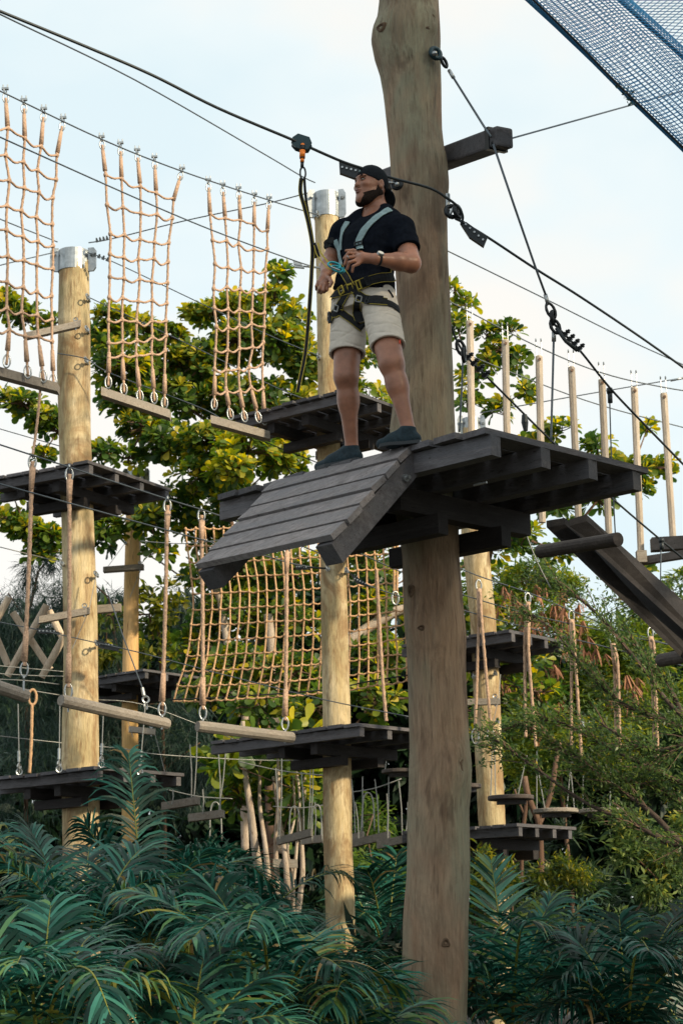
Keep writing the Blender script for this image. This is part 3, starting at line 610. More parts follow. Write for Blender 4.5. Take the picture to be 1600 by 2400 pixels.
solo('cord', rope_tube([P(99, 855, 14.2), P(92, 950, 14.2), P(84, 1020, 14.2), P(77, 1066, 14.1)], .011, seg=.02), M['rope'], 'thin tan cord dropping from the leftmost cargo net\'s plank to the lower cable', 'rope', None, True)
# ---- hanging logs
def hang_log(label, ropes, a, b, Y0, Y1, r=.05, wires=(), mat='log', ropr=.0165, sq=False):
    c = (P(*a, Y0) + P(*b, Y1)) / 2; t = thing('hanging_log', label, 'hanging log', c, 'logs hung as stepping beams')
    A, B_ = P(*a, Y0), P(*b, Y1); mb = MB(); d = (B_ - A)
    mb.tube([A, A + d * .02, A + d * .3, A + d * .6, A + d * .98, B_], [r * .9, r, r * 1.02, r * .98, r, r * .92], 10); part('log', mb, M[mat], t, False)
    for (x0, y0), (x1, y1), f in ropes:
        Y = lerp(Y0, Y1, f); p0, p1 = P(x0, y0, Y), P(x1, y1, Y); d = (p1 - p0).normalized(); Lr = (p1 - p0).length
        part('rope', rope_tube([p0 + d * .05, lerp(p0, p1, .5) + Vector((.005, 0, 0)), p1 - d * .10], ropr, seg=.016, pitch=.1), M['rope'], t, True)
        mb = MB(); mb.tube([p0 + d * .10, p0 + d * .30], [.026, .02], 9, True, 3, .09); mb.tube([p1 - d * .38, p1 - d * .14], [.02, .027], 9, True, 3, .09); part('splice', mb, M['rope'], t, True)
        part('thimble', eyelet(p0 + d * .055, d, .06, .011), M['steel'], t, True); part('thimble', eyelet(p1 - d * .07, d, .06, .011), M['steel'], t, True)
        mb = MB(); q = p0; mb.ring(q - d * .01, (1, .1, 0), .024, .007, 10, 5); mb.ring(p1 - d * .005, (1, .1, 0), .02, .007, 10, 5); mb.tube([p1, p1 + d * .10], .008, 6); part('shackle', mb, M['steel'], t)
    return t
hang_log('short dark-ended log at the left edge, first of the hanging logs', [((77, 1068), (57, 1590), .8)], (-60, 1592), (63, 1632), 14.0, 14.4, .055)
hang_log('long weathered log hung in front of the leftmost pole', [((163, 1098), (161, 1640), .12), ((393, 1172), (380, 1682), .92)], (143, 1641), (393, 1697), 14.4, 15.3, .05)
hang_log('pale weathered log hung left of the low deck on the tan pole', [((472, 1195), (476, 1690), .1), ((672, 1268), (668, 1715), .93)], (463, 1702), (686, 1729), 15.4, 16.0, .05)
cord = rope_tube([P(882, 1335, 16.6), P(890, 1480, 16.6), P(897, 1600, 16.6), P(905, 1690, 16.6)], .0155, seg=.016, pitch=.09)
solo('hanging_rope', cord, M['rope'], 'single tan rope hanging between the tan pole and the main pole onto the low deck', 'rope', None, True)
t = thing('hanging_rope', 'doubled short rope with a steel eye, hanging beside the main pole behind the climbing net', 'rope', P(928, 1400, 18))
for dx in (-3, 4): part('strand', rope_tube([P(927 + dx, 1262, 18), P(926 + dx, 1390, 18)], .012, seg=.03), M['rope_net'], t, True)
part('thimble', eyelet(P(926, 1402, 17.98), Z3, .07, .014), M['steel'], t, True)
solo('cord', rope_tube([P(76, 1650, 16.3), P(74, 1740, 16.3), P(70, 1812, 16.3)], .014, seg=.03), M['rope_net'], 'short orange cord with an eye hanging above the low left deck', 'rope', None, True)
solo('rope_eye', eyelet(P(77, 1634, 16.3), Z3, .07, .016), M['rope_net'], 'eye at the head of the short orange cord at the far left', 'rope eye')
def wires(label, segs, Y, r=.005, mat='wire_pale', group='thin hanger wires', lug=True):
    for i, (lab, (a, b)) in enumerate(zip(label, segs)):
        t = thing('hanger_wire', lab, 'wire', P(*b, Y), group); mb = MB(); p0, p1 = P(*a, Y), P(*b, Y); mb.tube([p0, p1], r, 5); part('strand', mb, M[mat], t)
        if lug:
            d = (p1 - p0).normalized(); mb = MB(); mb.tube([p1 - d * .20, p1 - d * .10], .013, 8); mb.ring(p1 - d * .06, (1, -.4, 0), .026, .008, 10, 5); mb.ring(p1 - d * .01, (.3, -1, 0), .026, .008, 10, 5); part('turnbuckle', mb, M['steel'], t)
wires(['pale wire from the leftmost hanging log down to the low left deck', 'pale wire beside the left face of the leftmost pole down to its low deck', 'pale wire just right of the leftmost pole down to its low deck', 'pale wire before the slim orange pole, ending at a palm frond'],
      [((43, 1650), (46, 1812)), ((141, 1640), (139, 1806)), ((243, 1660), (238, 1795)), ((341, 1650), (328, 1812))], 16.2)
t = thing('hanger_wire', 'dark stay wire slanting down between the leftmost pole and the slim orange pole', 'wire', P(320, 1600, 16.4)); mb = MB(); mb.tube([P(250, 1380, 16.6), P(292, 1500, 16.5), P(334, 1612, 16.4)], .0055, 6); part('strand', mb, M['wire'], t)
mb = MB(); mb.tube([P(334, 1612, 16.4), P(338, 1630, 16.4)], .016, 8); mb.ring(P(342, 1640, 16.4), (.3, -1, 0), .03, .01, 10, 5); mb.ring(P(342, 1655, 16.4), (1, -.3, 0), .03, .01, 10, 5); part('shackle', mb, M['steel'], t)
# ---- crossed sticks
def stick(label, a, b, Y0, Y1, r, mat='cross_stick', name='crossed_stick', cat='stick', group='crossed sticks at the far left'):
    mb = MB(); A, B_ = P(*a, Y0), P(*b, Y1); mb.tube([A, lerp(A, B_, .4), B_], [r, r * 1.04, r * .96], 10); return solo(name, mb, M[mat], label, cat, group)
stick('crossed stick cut by the left edge, leaning right', (22, 1400), (-40, 1510), 17.5, 17.5, .036)
stick('crossed stick cut by the left edge, leaning left', (-40, 1420), (20, 1560), 17.6, 17.6, .036)
stick('pale stick sloping down right, first full one from the left edge', (31, 1436), (119, 1570), 17.6, 17.6, .036)
stick('long reddish stick sloping down left, crossing over its neighbour', (110, 1418), (18, 1585), 17.5, 17.5, .036)
stick('stick sloping down left in front of the leftmost pole\'s left edge', (152, 1490), (98, 1588), 17.5, 17.5, .036)
stick('pale stick sloping down right, ending at the leftmost pole', (116, 1432), (150, 1500), 17.6, 17.6, .036)
# ---- cross bars at the poles
def bar(label, a, b, Y0, Y1, h=.05, d=.06, mat='log', wires_=(), group='short wooden cross bars at the poles', end=True):
    A, B_ = P(*a, Y0), P(*b, Y1); t = thing('cross_bar', label, 'wooden bar', (A + B_) / 2, group); mb = MB(); dv = B_ - A; bk = Vector((dv.y, -dv.x, 0)); bk = bk.normalized() * d; bk = -bk if bk.y < 0 else bk
    mb.box(A - Z3 * h / 2, dv, bk, Z3 * h); part('bar', mb, M[mat], t)
    mb = MB(); q = B_ + bk * .4
    mb.tube([q - dv.normalized() * .05 - Z3 * h * .8, q - dv.normalized() * .05 + Z3 * h * .8], .008, 6); mb.ring(q - dv.normalized() * .05 + Z3 * h * .9, (0, 1, 0), .02, .006, 8, 5); part('eye_bolt', mb, M['steel'], t)
    for (p, q, Y) in wires_:
        mb = MB(); mb.tube([P(*p, Y), P(*q, Y)], .004, 5); part('wire', mb, M['wire_pale'], t)
    return t
bar('grey bar held level against the leftmost pole, above its upper deck', (62, 786), (190, 757), 16.6, 16.75, .065, .08)
bar('weathered bar in front of the leftmost pole beside the crossed sticks', (92, 1452), (212, 1430), 16.6, 16.75, .065, .09, wires_=(((210, 1425), (228, 1340), 16.8), ((205, 1440), (170, 1520), 16.8)))
bar('brown bar sticking out right of the leftmost pole toward the orange pole', (228, 1427), (283, 1423), 17.3, 17.3, .075, .08)
bar('thin bar across the slim orange pole just below its collar', (242, 1334), (336, 1327), 23.5, 23.5, .07, .12, wires_=(((252, 1330), (292, 1275), 23.6), ((330, 1322), (328, 1262), 23.6), ((332, 1332), (305, 1400), 23.6)))
bar('orange-lit bar across the slim orange pole above the palm frond', (305, 1708), (365, 1715), 23.4, 23.5, .075, .1, 'stick', wires_=(((362, 1715), (392, 1830), 23.5), ((300, 1690), (312, 1728), 23.4)))
bar('grey bar across the pale right pole between its two decks', (1092, 1645), (1172, 1643), 17.5, 17.5, .06, .08, wires_=(((1165, 1650), (1155, 1690), 17.5), ((1168, 1640), (1172, 1580), 17.5)))
bar('pinkish beam behind the main pole just under the big deck', (810, 1262), (905, 1246), 17.0, 16.0, .09, .09)
# dark beam through the main pole, upper right
A, B_ = P(1012, 372, 10.98), P(1163, 316, 10.2); dv = B_ - A
t = thing('cross_beam', 'dark squared beam through the main pole, its end out to the upper right', 'beam', A); mb = MB(); bk = Vector((dv.y, -dv.x, 0)).normalized() * -.12; bk = -bk if bk.y < 0 else bk
hz = Vector((0, 0, 1)); mb.box(A - dv * 1.1 - hz * .07, dv * 2.1, bk, hz * .135)
o = part('beam', mb, M['dark_r'], t); bv = o.modifiers.new('bevel', 'BEVEL'); bv.width = .015; bv.segments = 2
mb = MB(); q = A + dv * .84
for w2 in (0,): mb.box(q - hz * .078 - bk * .06, dv.normalized() * .05, bk * 1.12, hz * .151)
part('steel_strap', mb, M['black_metal'], t)
mb = MB(); mb.ring(P(1158, 338, 10.25), (0, -1, .2), .02, .008, 10, 5); part('shackle', mb, M['black_metal'], t)
# ---- stays and hand lines on the right
t = thing('stay_cable', 'dark stay cable from the ring high on the main pole down past the beam end', 'cable', P(1154, 340, 10.3))
mb = MB(); mb.tube([P(1062, 182, 10.55), P(1134, 297, 10.32), P(1150, 320, 10.2)], .0075, 7); part('strand', mb, M['wire'], t, True)
mb = MB(); mb.tube([P(1155, 338, 10.2), P(1204, 482, 10.3), P(1254, 627, 10.4), P(1281, 700, 10.45)], .0075, 7); part('strand', mb, M['wire'], t, True)
mb = MB(); mb.tube([P(1052, 165, 10.58), P(1062, 182, 10.55)], .013, 8); mb.tube([P(1277, 690, 10.45), P(1283, 712, 10.45)], .013, 8); part('ferrule', mb, M['steel'], t, True)
mb = MB(); mb.ring(P(1040, 146, 10.6), (.6, -.8, 0), .035, .011, 12, 6, .5, (.6, .3, -1)); mb.ring(P(1290, 728, 10.45), (.2, -1, 0), .05, .011, 14, 6, .5, (.4, 0, -1)); part('thimble', mb, M['black_metal'], t, True)
t = thing('ring_bolt', 'dark ring bolt high on the right side of the main pole', 'ring bolt', P(1020, 125, 10.55)); mb = MB(); mb.ring(P(1020, 125, 10.56), (.5, -.85, .1), .036, .016, 16, 8); part('ring', mb, M['teal_metal'], t, True)
mb = MB(); mb.tube([P(1018, 125, 10.52), P(1018, 125, 10.75)], .018, 8); part('bolt', mb, M['steel'], t, True)
def handline(label, pp, Y0, Y1, clampseg, Yc, extra=None):
    def ex(t):
        ubolts(t, P(*clampseg[0], Yc), P(*clampseg[1], Yc), 4, .04)
        if extra: extra(t)
    return cable(label, pp, Y0, Y1, .008, 'cable_blk', extra=ex, group='hand lines of the plank bridge')
def ex1(t):
    mb = MB(); mb.ring(P(1294, 745, 10.45), (1, -.4, 0), .04, .013, 12, 6, .6, (.3, 0, -1)); mb.ring(P(1300, 765, 10.45), (.2, -1, 0), .045, .012, 12, 6, .6, (.4, 0, -1)); part('shackle', mb, M['black_metal'], t, True)
    mb = MB(); mb.tube([P(1302, 768, 10.44), P(1325, 800, 10.46), P(1352, 822, 10.48)], .012, 7); part('dead_end', mb, M['cable_blk'], t, True)
handline('upper hand line sloping down right from the stay\'s shackle, with four clamps', [(1298, 760), (1359, 823), (1428, 909), (1514, 1000), (1660, 1150)], 10.45, 12.2, ((1322, 785), (1356, 818)), 10.5, ex1)
def ex2(t):
    mb = MB(); mb.ring(P(1079, 815, 11.0), (.2, -1, 0), .05, .013, 12, 6, .5, (.3, 0, -1)); mb.ring(P(1086, 832, 11.0), (1, -.3, 0), .045, .013, 12, 6, .6, (.3, 0, -1)); part('shackle', mb, M['black_metal'], t, True)
handline('lower hand line sloping down right from behind the main pole, with clamps', [(1050, 742), (1066, 790), (1092, 834), (1144, 887), (1290, 1032), (1438, 1172), (1660, 1360)], 11.1, 12.9, ((1096, 838), (1136, 880)), 11.1, ex2)
cable('upright wire from the stay\'s shackle down onto the big deck', [(1297, 780), (1294, 900), (1290, 1036)], 10.5, 10.45, .007, 'wire', group='hanger wires of the plank bridge', extra=lambda t: sleeve(t, P(1297, 778, 10.5), P(1297, 800, 10.5), .014))
cable('upright wire just right of the main pole down onto the big deck', [(1084, 843), (1081, 920), (1076, 1012)], 11.0, 10.9, .006, 'wire', group='hanger wires of the plank bridge')
def slung(t, a, Y, l=34):
    mb = MB(); mb.tube([P(a[0], a[1], Y), P(a[0] + 1, a[1] + l * .35, Y)], .02, 8); mb.tube([P(a[0] + 1, a[1] + l * .3, Y), P(a[0] + 2, a[1] + l, Y)], .016, 8); part('sling', mb, M['cable_blk'], t, True)
cable('hanger wire from the upper hand line to the end of the bridge\'s first log', [(1427, 915), (1432, 1080), (1441, 1256)], 11.15, 11.3, .0045, 'wire', group='hanger wires of the plank bridge', extra=lambda t: slung(t, (1427, 910), 11.12))
cable('hanger wire from the lower hand line near the right edge', [(1548, 1270), (1547, 1330), (1546, 1390)], 12.4, 12.4, .0045, 'wire', group='hanger wires of the plank bridge', extra=lambda t: slung(t, (1548, 1262), 12.4, 26))
solo('sling', MB().tube([P(1228, 972, 11.5), P(1229, 990, 11.5), P(1231, 1010, 11.5)], [.018, .024, .014], 8), M['cable_blk'], 'short black sling knotted on the lower hand line above the big deck', 'sling')
cable('thin wire slanting from under the big deck to the first bridge log', [(1228, 1240), (1255, 1310), (1290, 1380)], 12, 12, .004, 'wire_pale', group='hanger wires of the plank bridge')
cable('thin cable from the beam end rising right, passing behind the overhead net', [(1163, 334), (1486, 244), (1680, 190)], 10.25, 13, .0065)
cable('thin cable starting right of the main pole below the zip line', [(1044, 586), (1274, 699), (1478, 800), (1680, 890)], 15, 19, .006)
vc = [(1020, 692), (1055, 708), (1254, 810), (1407, 873), (1550, 907), (1700, 930)]
cable('cable from which the upright sticks hang', vc, 15.6, 16.4, .006)
cable('second thin cable lower down behind the upright sticks', [(1020, 800), (1198, 873), (1407, 950), (1680, 1022)], 15.9, 16.8, .0055)
cable('thin cable rising right from the pale right pole behind the upright sticks', [(1124, 968), (1208, 953), (1402, 919), (1680, 872)], 17.8, 18, .006, extra=lambda t: sleeve(t, P(1570, 892, 17.9), P(1600, 886, 17.9), .012))
# ---- plank bridge going down to the right
br = thing('plank_bridge', 'sloping bridge of two dark planks on round logs, hung right of the big deck', 'plank bridge', P(1380, 1290, 11.8))
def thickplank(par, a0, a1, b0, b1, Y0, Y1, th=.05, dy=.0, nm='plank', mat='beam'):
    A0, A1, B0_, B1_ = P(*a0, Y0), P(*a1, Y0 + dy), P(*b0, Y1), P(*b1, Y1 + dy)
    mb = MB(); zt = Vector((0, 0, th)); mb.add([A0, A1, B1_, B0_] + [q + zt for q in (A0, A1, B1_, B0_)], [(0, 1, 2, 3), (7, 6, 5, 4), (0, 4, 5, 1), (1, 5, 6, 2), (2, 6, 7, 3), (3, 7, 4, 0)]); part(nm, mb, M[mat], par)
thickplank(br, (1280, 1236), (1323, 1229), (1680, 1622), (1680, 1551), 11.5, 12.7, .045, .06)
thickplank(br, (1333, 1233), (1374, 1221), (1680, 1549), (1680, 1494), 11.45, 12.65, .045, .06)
mb = MB(); A, B_ = P(1264, 1293, 11.6), P(1448, 1264, 11.0); mb.tube([A, B_], .045, 14); part('log', mb, M['log_dark'], br)
mb = MB(); A, B_ = P(1546, 1548, 12.7), P(1680, 1525, 12.2); mb.tube([A, B_], .048, 14); part('log', mb, M['log_dark'], br)
# ---- upright hanging sticks with boards below
top = [(1100, 752, 1108, 1200), (1183, 797, 1191, 1210), (1262, 834, 1270, 1225), (1338, 860, 1355, 1222), (1409, 889, 1426, 1257), (1485, 908, 1501, 1297), (1554, 922, 1578, 1300)]
names = ['first upright hanging stick, just right of the main pole', 'second upright hanging stick from the main pole', 'third upright hanging stick from the main pole', 'fourth upright hanging stick, its foot above the bridge planks', 'fifth upright hanging stick, its foot by the bridge log', 'sixth upright hanging stick, resting on a small board', 'seventh upright hanging stick, close to the right edge']
for i, ((x0, y0, x1, y1), lab) in enumerate(zip(top, names)):
    Y = lerp(15.7, 16.3, i / 6); A, B_ = P(x0, y0, Y), P(x1, y1, Y)
    t = thing('hanging_stick', lab, 'hanging stick', B_, 'upright sticks hung from the cable'); mb = MB(); mb.tube([A, A + Z3 * -.01, lerp(A, B_, .5), B_], [.028, .034, .033, .032], 8); part('stick', mb, M['stick'], t)
    for k in (-1, 1):
        q = A + Vector((.024 * k, -.01, 0)); mb = MB(); mb.tube([q - Z3 * .05, q + Z3 * .14], .0045, 5); mb.ring(q + Z3 * .15, (1, 0, 0), .016, .005, 8, 5); part('wire_loop', mb, M['steel'], t)
    mb = MB(); mb.tube([A + Vector((0, -.03, -.045)), A + Vector((0, -.045, -.045))], .014, 8); part('bolt', mb, M['bark'], t)
t = thing('foot_board', 'grey board at the feet of the last two upright sticks by the right edge', 'board', P(1560, 1300, 16.1))
A, B_ = P(1495, 1298, 16.2), P(1680, 1268, 15.6); dv = B_ - A; mb = MB(); mb.box(A - Z3 * .10, dv, Vector((0, .10, 0)), Z3 * .07); part('board', mb, M['dark_l'], t)
mb = MB(); mb.box(P(1528, 1284, 16.1) - Z3 * .02, P(1680, 1276, 15.7) - P(1528, 1284, 16.1), Vector((0, .12, 0)), Z3 * .12); part('board', mb, M['dark_l'], t)
mb = MB(); mb.box(P(1492, 1302, 16.1) - Z3 * .06, Vector((.09, 0, 0)), Vector((0, .09, 0)), Z3 * .11); part('block', mb, M['log'], t)
# ---- big climbing net
NC, NR = 25, 12
cn = thing('climbing_net', 'wide orange rope climbing net hung behind the tan pole below the ramp', 'climbing net', P(680, 1640, 18.4))
le = [(436, 1262), (450, 1358), (454, 1397), (450, 1461), (439, 1536), (429, 1572), (407, 1642)]
ley = [p[1] for p in le]; lex = [p[0] for p in le]; rn_ = random.Random(9)
G = {}
for r in range(NR):
    for c in range(NC):
        f = c / (NC - 1); v = r / (NR - 1); yb = np.interp(f, [0, .08, .2, .5, .72, .95, 1], [1643, 1643, 1639, 1629, 1616, 1596, 1588]); yt = lerp(1240, 1222, f)
        y = lerp(yt, yb, v ** .97) + rn_.uniform(-1.2, 1.2); xl = np.interp(y, ley, lex); xr = 962 + 14 * v; x = xl + (xr - xl) * f ** (1 - .02 * v) + rn_.uniform(-1.5, 1.5)
        G[r, c] = P(float(x), float(y), 18.4 + .25 * math.sin(f * 7 + v * 3) * .5)
for c in range(NC): part('upright_rope', MB().tube(catmull([G[r, c] for r in range(NR)], 2), .0092, 6), M['rope_net'], cn, True)
for r in range(NR):
    pts = []
    for c in range(NC):
        pts.append(G[r, c])
        if c < NC - 1: pts.append((G[r, c] + G[r, c + 1]) / 2 - Z3 * rn_.uniform(.006, .018))
    part('cross_rope', MB().tube(catmull(pts, 2), .009, 6), M['rope_net'], cn, True)
kb = MB()
for q in G.values(): kb.tube([q - Z3 * .018 + Vector((0, -.006, 0)), q + Vector((0, -.006, 0)), q + Z3 * .018 + Vector((0, -.006, 0))], [.008, .016, .008], 6)
part('knots', kb, M['rope_net'], cn, True, stuff=True)
cable('dark line threaded along the bottom rows of the climbing net', [(400, 1640), (560, 1632), (760, 1617), (860, 1598), (970, 1580)], 18.3, 18.3, .008, 'net_edge')
cable('thin top line of the climbing net behind the ramp', [(330, 1268), (436, 1274), (560, 1260), (757, 1240)], 18.4, 17.0, .005, 'wire_pale')
# ---- overhead net, upper right
on = thing('overhead_net', 'blue-black mesh net trough slung across the upper right corner', 'net', P(1450, 180, 9))
LE = [(1150, -90), (1249, 0), (1341, 89), (1438, 189), (1524, 272), (1610, 357), (1700, 450)]; RE = [(1352, -90), (1450, 0), (1524, 66), (1612, 147), (1700, 230), (1790, 312), (1880, 395)]
def along(pp, t):
    x = t * (len(pp) - 1); i = min(int(x), len(pp) - 2); f = x - i; return (lerp(pp[i][0], pp[i + 1][0], f), lerp(pp[i][1], pp[i + 1][1], f))
NYO = 9.0
def trough(t, v):                  # v from 0 (lower left edge, nearest) ... wraps under: front and back skins meet at the lower edge
    a = Vector(P(*along(LE, t), NYO)); b = P(*along(RE, t), NYO - .35); b2 = P(*along(RE, t), NYO + .75)
    far = b if v < 0 else b2; u_ = abs(v); sagv = math.sin(u_ * math.pi) * .07
    return lerp(a, far, u_) - Z3 * sagv + Vector((0, (-.30 if v < 0 else .30) * math.sin(u_ * math.pi * .9), 0))
nb = MB(); nU, nV = 78, 44
for i in range(nU):
    t_ = i / (nU - 1)
    nb.tube([trough(min(1, max(0, t_ + .035 * abs(v))), v) for v in np.linspace(-1, 1, 30)], .0028, 3, False)
for j in range(nV):
    v = -1 + 2 * j / (nV - 1); nb.tube([trough(t_, v) for t_ in np.linspace(0, 1, 24)], .0026, 3, False)
part('mesh', nb, M['net_blue'], on)
fb = MB()
def roofp(t, v):
    a = P(*along(RE, t), NYO + .75); b = a + Vector((1.15, .5, .55)); return lerp(a, b, v)
for i in range(-60, 90):           # diamond mesh behind the rope
    for s_ in (1, -1):
        pts = []
        for k in range(12):
            v = k / 11; t_ = i / 60 + .27 * v * s_ + (0 if s_ > 0 else .0)
            if 0 <= t_ <= 1: pts.append(roofp(t_, v))
        if len(pts) > 1: fb.tube(pts, .0028, 3, False)
part('mesh', fb, M['net_blue'], on)
part('edge_rope', MB().tube(catmull([P(x, y, NYO) for x, y in LE], 6), .006, 6), M['net_edge'], on, True)
part('edge_rope', MB().tube(catmull([P(x, y, NYO - .35) for x, y in RE], 6), .011, 6), M['net_edge'], on, True)
lb = MB()
for k in range(70):
    t_ = RNG.uniform(.505, .58); q = trough(t_, RNG.uniform(0, .1)) + Vector(RNG.uniform(-.02, .02, 3)); a = Vector(RNG.normal(size=3)).normalized() * RNG.uniform(.012, .03); b = a.cross(Vector(RNG.normal(size=3))).normalized() * .008
    lb.add([q, q + a * .5 + b, q + a, q + a * .5 - b], [(0, 1, 2, 3)])
part('caught_leaves', lb, M['dead_leaf'], on, stuff=True)
# ---- rope loops, discs and swings, lower right
for k, (pp, lab) in enumerate([([(1050, 1320), (1121, 1350), (1240, 1390), (1340, 1432), (1450, 1475), (1680, 1545)], 'upper'), ([(1050, 1385), (1083, 1394), (1240, 1440), (1420, 1480), (1680, 1535)], 'middle'), ([(1050, 1422), (1083, 1430), (1234, 1471), (1463, 1527), (1680, 1580)], 'lower')]):
    cable('%s of three thin cables carrying the rope loops right of the main pole' % lab, pp, 15.6, 15.6, .0055, 'wire', group='cables of the rope loops')
loops = [((1121, 1366), (1126, 1468), (1113, 1700), (1149, 1700), 'rope loop hanging before the pale right pole'), ((1236, 1397), (1234, 1515), (1231, 1728), (1255, 1752), 'rope loop hanging just right of the pale pole\'s upper deck'), ((1338, 1438), (1343, 1530), (1338, 1762), (1362, 1778), 'third rope loop from the pale right pole'), ((1434, 1494), (1444, 1570), (1443, 1772), (1452, 1785), 'fourth rope loop, half lost in leaves'), ((1523, 1478), (1530, 1540), (1534, 1790), (1541, 1800), 'rope loop nearest the right edge, half lost in leaves')]
for i, (a, b, c, d, lab) in enumerate(loops):
    Y = 15.6; t = thing('rope_loop', lab, 'rope loop', P(*c, Y), 'rope loops above the round seats')
    part('strand', rope_tube([P(a[0] - 2, a[1] + 20, Y), P(b[0] - 5, b[1], Y), P(*c, Y)], .0135, seg=.02), M['rope'], t, True); part('strand', rope_tube([P(a[0] + 3, a[1] + 20, Y - .03), P(b[0] + 3, b[1], Y - .03), P(*d, Y - .03)], .0135, seg=.02), M['rope'], t, True)
    mb = MB(); mb.tube([P(a[0], a[1] + 14, Y - .01), P(b[0], b[1], Y - .01)], [.022, .026], 9, True, 3, .1); part('splice', mb, M['rope'], t, True)
    part('thimble', eyelet(P(a[0], a[1] + 6, Y), Z3, .05, .010), M['steel'], t, True)
    if i == 0:
        for q in (c, d): part('thimble', eyelet(P(q[0], q[1] + 26, Y), Z3, .065, .010), M['steel'], t, True)
def disc(label, cx, cy, w_, Y, mat='log_dark', tilt=0, wires_=()):
    c = P(cx, cy, Y); R = w_ / 2 / FPX * Y * 1.03; t = thing('disc_swing', label, 'disc swing', c, 'round wooden seats'); mb = MB(); n = 28
    for zz, rr in ((-.018, .97), (-.013, 1), (.013, 1), (.018, .97)):
        for k in range(n): a = 2 * math.pi * k / n; mb.v.append((c.x + math.cos(a) * R * rr, c.y + math.sin(a) * R * rr, c.z + zz + math.cos(a) * R * tilt))
    for j in range(3):
        for k in range(n): mb.f.append((j * n + k, j * n + (k + 1) % n, (j + 1) * n + (k + 1) % n, (j + 1) * n + k))
    mb.f += [tuple(range(n))[::-1], tuple(3 * n + k for k in range(n))]; part('seat', mb, M[mat], t)
    mb = MB(); mb.box(c + Vector((-R * .6, -.05, -.055)), (R * 1.25, 0, 0), (0, .1, 0), (0, 0, .035)); part('cleat', mb, M['dark_x'], t)
    for a, b in wires_: mb = MB(); mb.tube([P(*a, Y), P(*b, Y)], .005, 5); part('wire', mb, M['wire_pale'], t); 
disc('round seat in front of the pale right pole', 1196, 1870, 104, 15.6, wires_=(((1153, 1745), (1149, 1866)), ((1234, 1770), (1213, 1864)), ((1158, 1745), (1160, 1862))))
disc('round brown seat, second from the pale right pole', 1301, 1901, 102, 15.8, 'log', wires_=(((1257, 1760), (1257, 1896)), ((1259, 1800), (1276, 1896)), ((1338, 1780), (1327, 1896)), ((1336, 1800), (1345, 1897))))
disc('round seat farthest right, partly behind leaves', 1410, 1901, 106, 16.0, 'log', wires_=(((1366, 1800), (1364, 1896)), ((1430, 1800), (1428, 1896))))
disc('round dark seat between the tan pole and the main pole', 937, 1808, 84, 18.5, wires_=(((905, 1780), (902, 1804)),))
disc('round dark seat peeking out right of the main pole', 1090, 1843, 72, 16.5)
def swing(label, a, b, Y, wires_, mat='log'):
    A, B_ = P(*a, Y + .15), P(*b, Y - .15); t = thing('swing_plank', label, 'swing plank', (A + B_) / 2, 'low swing planks on thin wires'); dv = B_ - A; mb = MB(); mb.box(A - Z3 * .035, dv, Vector((.02, .14, 0)), Z3 * .075); part('plank', mb, M[mat], t)
    for p, q in wires_: mb = MB(); mb.tube([P(*p, Y), lerp(P(*p, Y), P(*q, Y), .5) + Vector((.01, 0, 0)), P(*q, Y)], .006, 5); part('wire', mb, M['wire_pale'], t)
    return t
swing('low swing plank just left of the frond over the orange pole', (378, 1890), (462, 1876), 18, [((405, 1850), (403, 1885)), ((445, 1745), (449, 1872)), ((462, 1700), (455, 1872))])
swing('low swing plank, second from the left above the palms', (441, 1917), (520, 1907), 18.3, [((512, 1765), (516, 1902)), ((530, 1750), (512, 1905)), ((475, 1850), (475, 1908))])
swing('low swing plank left of the tan pole, higher of two there', (648, 1972), (728, 1951), 18.6, [((646, 1800), (652, 1962)), ((727, 1790), (722, 1945)), ((660, 1770), (655, 1966)), ((734, 1790), (726, 1946))])
swing('orange swing plank touching the left side of the tan pole', (705, 1971), (766, 1964), 18.9, [((706, 1810), (712, 1964)), ((738, 1880), (738, 1960)), ((750, 1890), (752, 1960))], 'stick')
swing('swing plank just right of the tan pole', (818, 1966), (850, 1957), 18.8, [((822, 1820), (832, 1952)), ((849, 1820), (845, 1952))])
swing('swing plank between the tan pole and the main pole', (824, 1977), (911, 1957), 18.6, [((878, 1826), (887, 1952)), ((910, 1820), (906, 1950)), ((832, 1880), (840, 1965))])
swing('swing plank touching the left edge of the main pole', (882, 1981), (966, 1962), 18.3, [((934, 1830), (942, 1958)), ((906, 1860), (908, 1965)), ((955, 1880), (950, 1958))])
for k, ((a, b), lab) in enumerate([(((390, 1850), (545, 1872)), 'sagging line with loops above the two left swing planks'), (((560, 1785), (770, 1818)), 'line above the swing planks left of the tan pole'), (((640, 1890), (770, 1885)), 'lower line behind the swing planks left of the tan pole'), (((815, 1858), (940, 1825)), 'line above the swing planks right of the tan pole')]):
    cable(lab, [a, ((a[0] + b[0]) / 2, (a[1] + b[1]) / 2 + 6), b], 18.8, 18.8, .006, 'wire_pale', group='lines above the low swing planks')
hb = [((505, 1400 + 480), 26, 'left'), ((690, 1890), 24, 'middle'), ((742, 1886), 22, 'right'), ((862, 1858), 26, 'far right')]
for (cx, cy), w_, lab in hb:
    pts = [P(cx - w_ / 2, cy + 90, 18.7), P(cx - w_ / 2 + 1, cy + 30, 18.7), P(cx - w_ * .3, cy + 6, 18.7), P(cx, cy, 18.7), P(cx + w_ * .3, cy + 6, 18.7), P(cx + w_ / 2, cy + 30, 18.7), P(cx + w_ / 2 + 2, cy + 90, 18.7)]
    solo('hoop_cord', MB().tube(catmull(pts, 4), .007, 6), M['wire_pale'], 'thin hooped cord over the low swing planks, the %s one' % lab, 'cord', 'hooped cords over the swing planks', True)
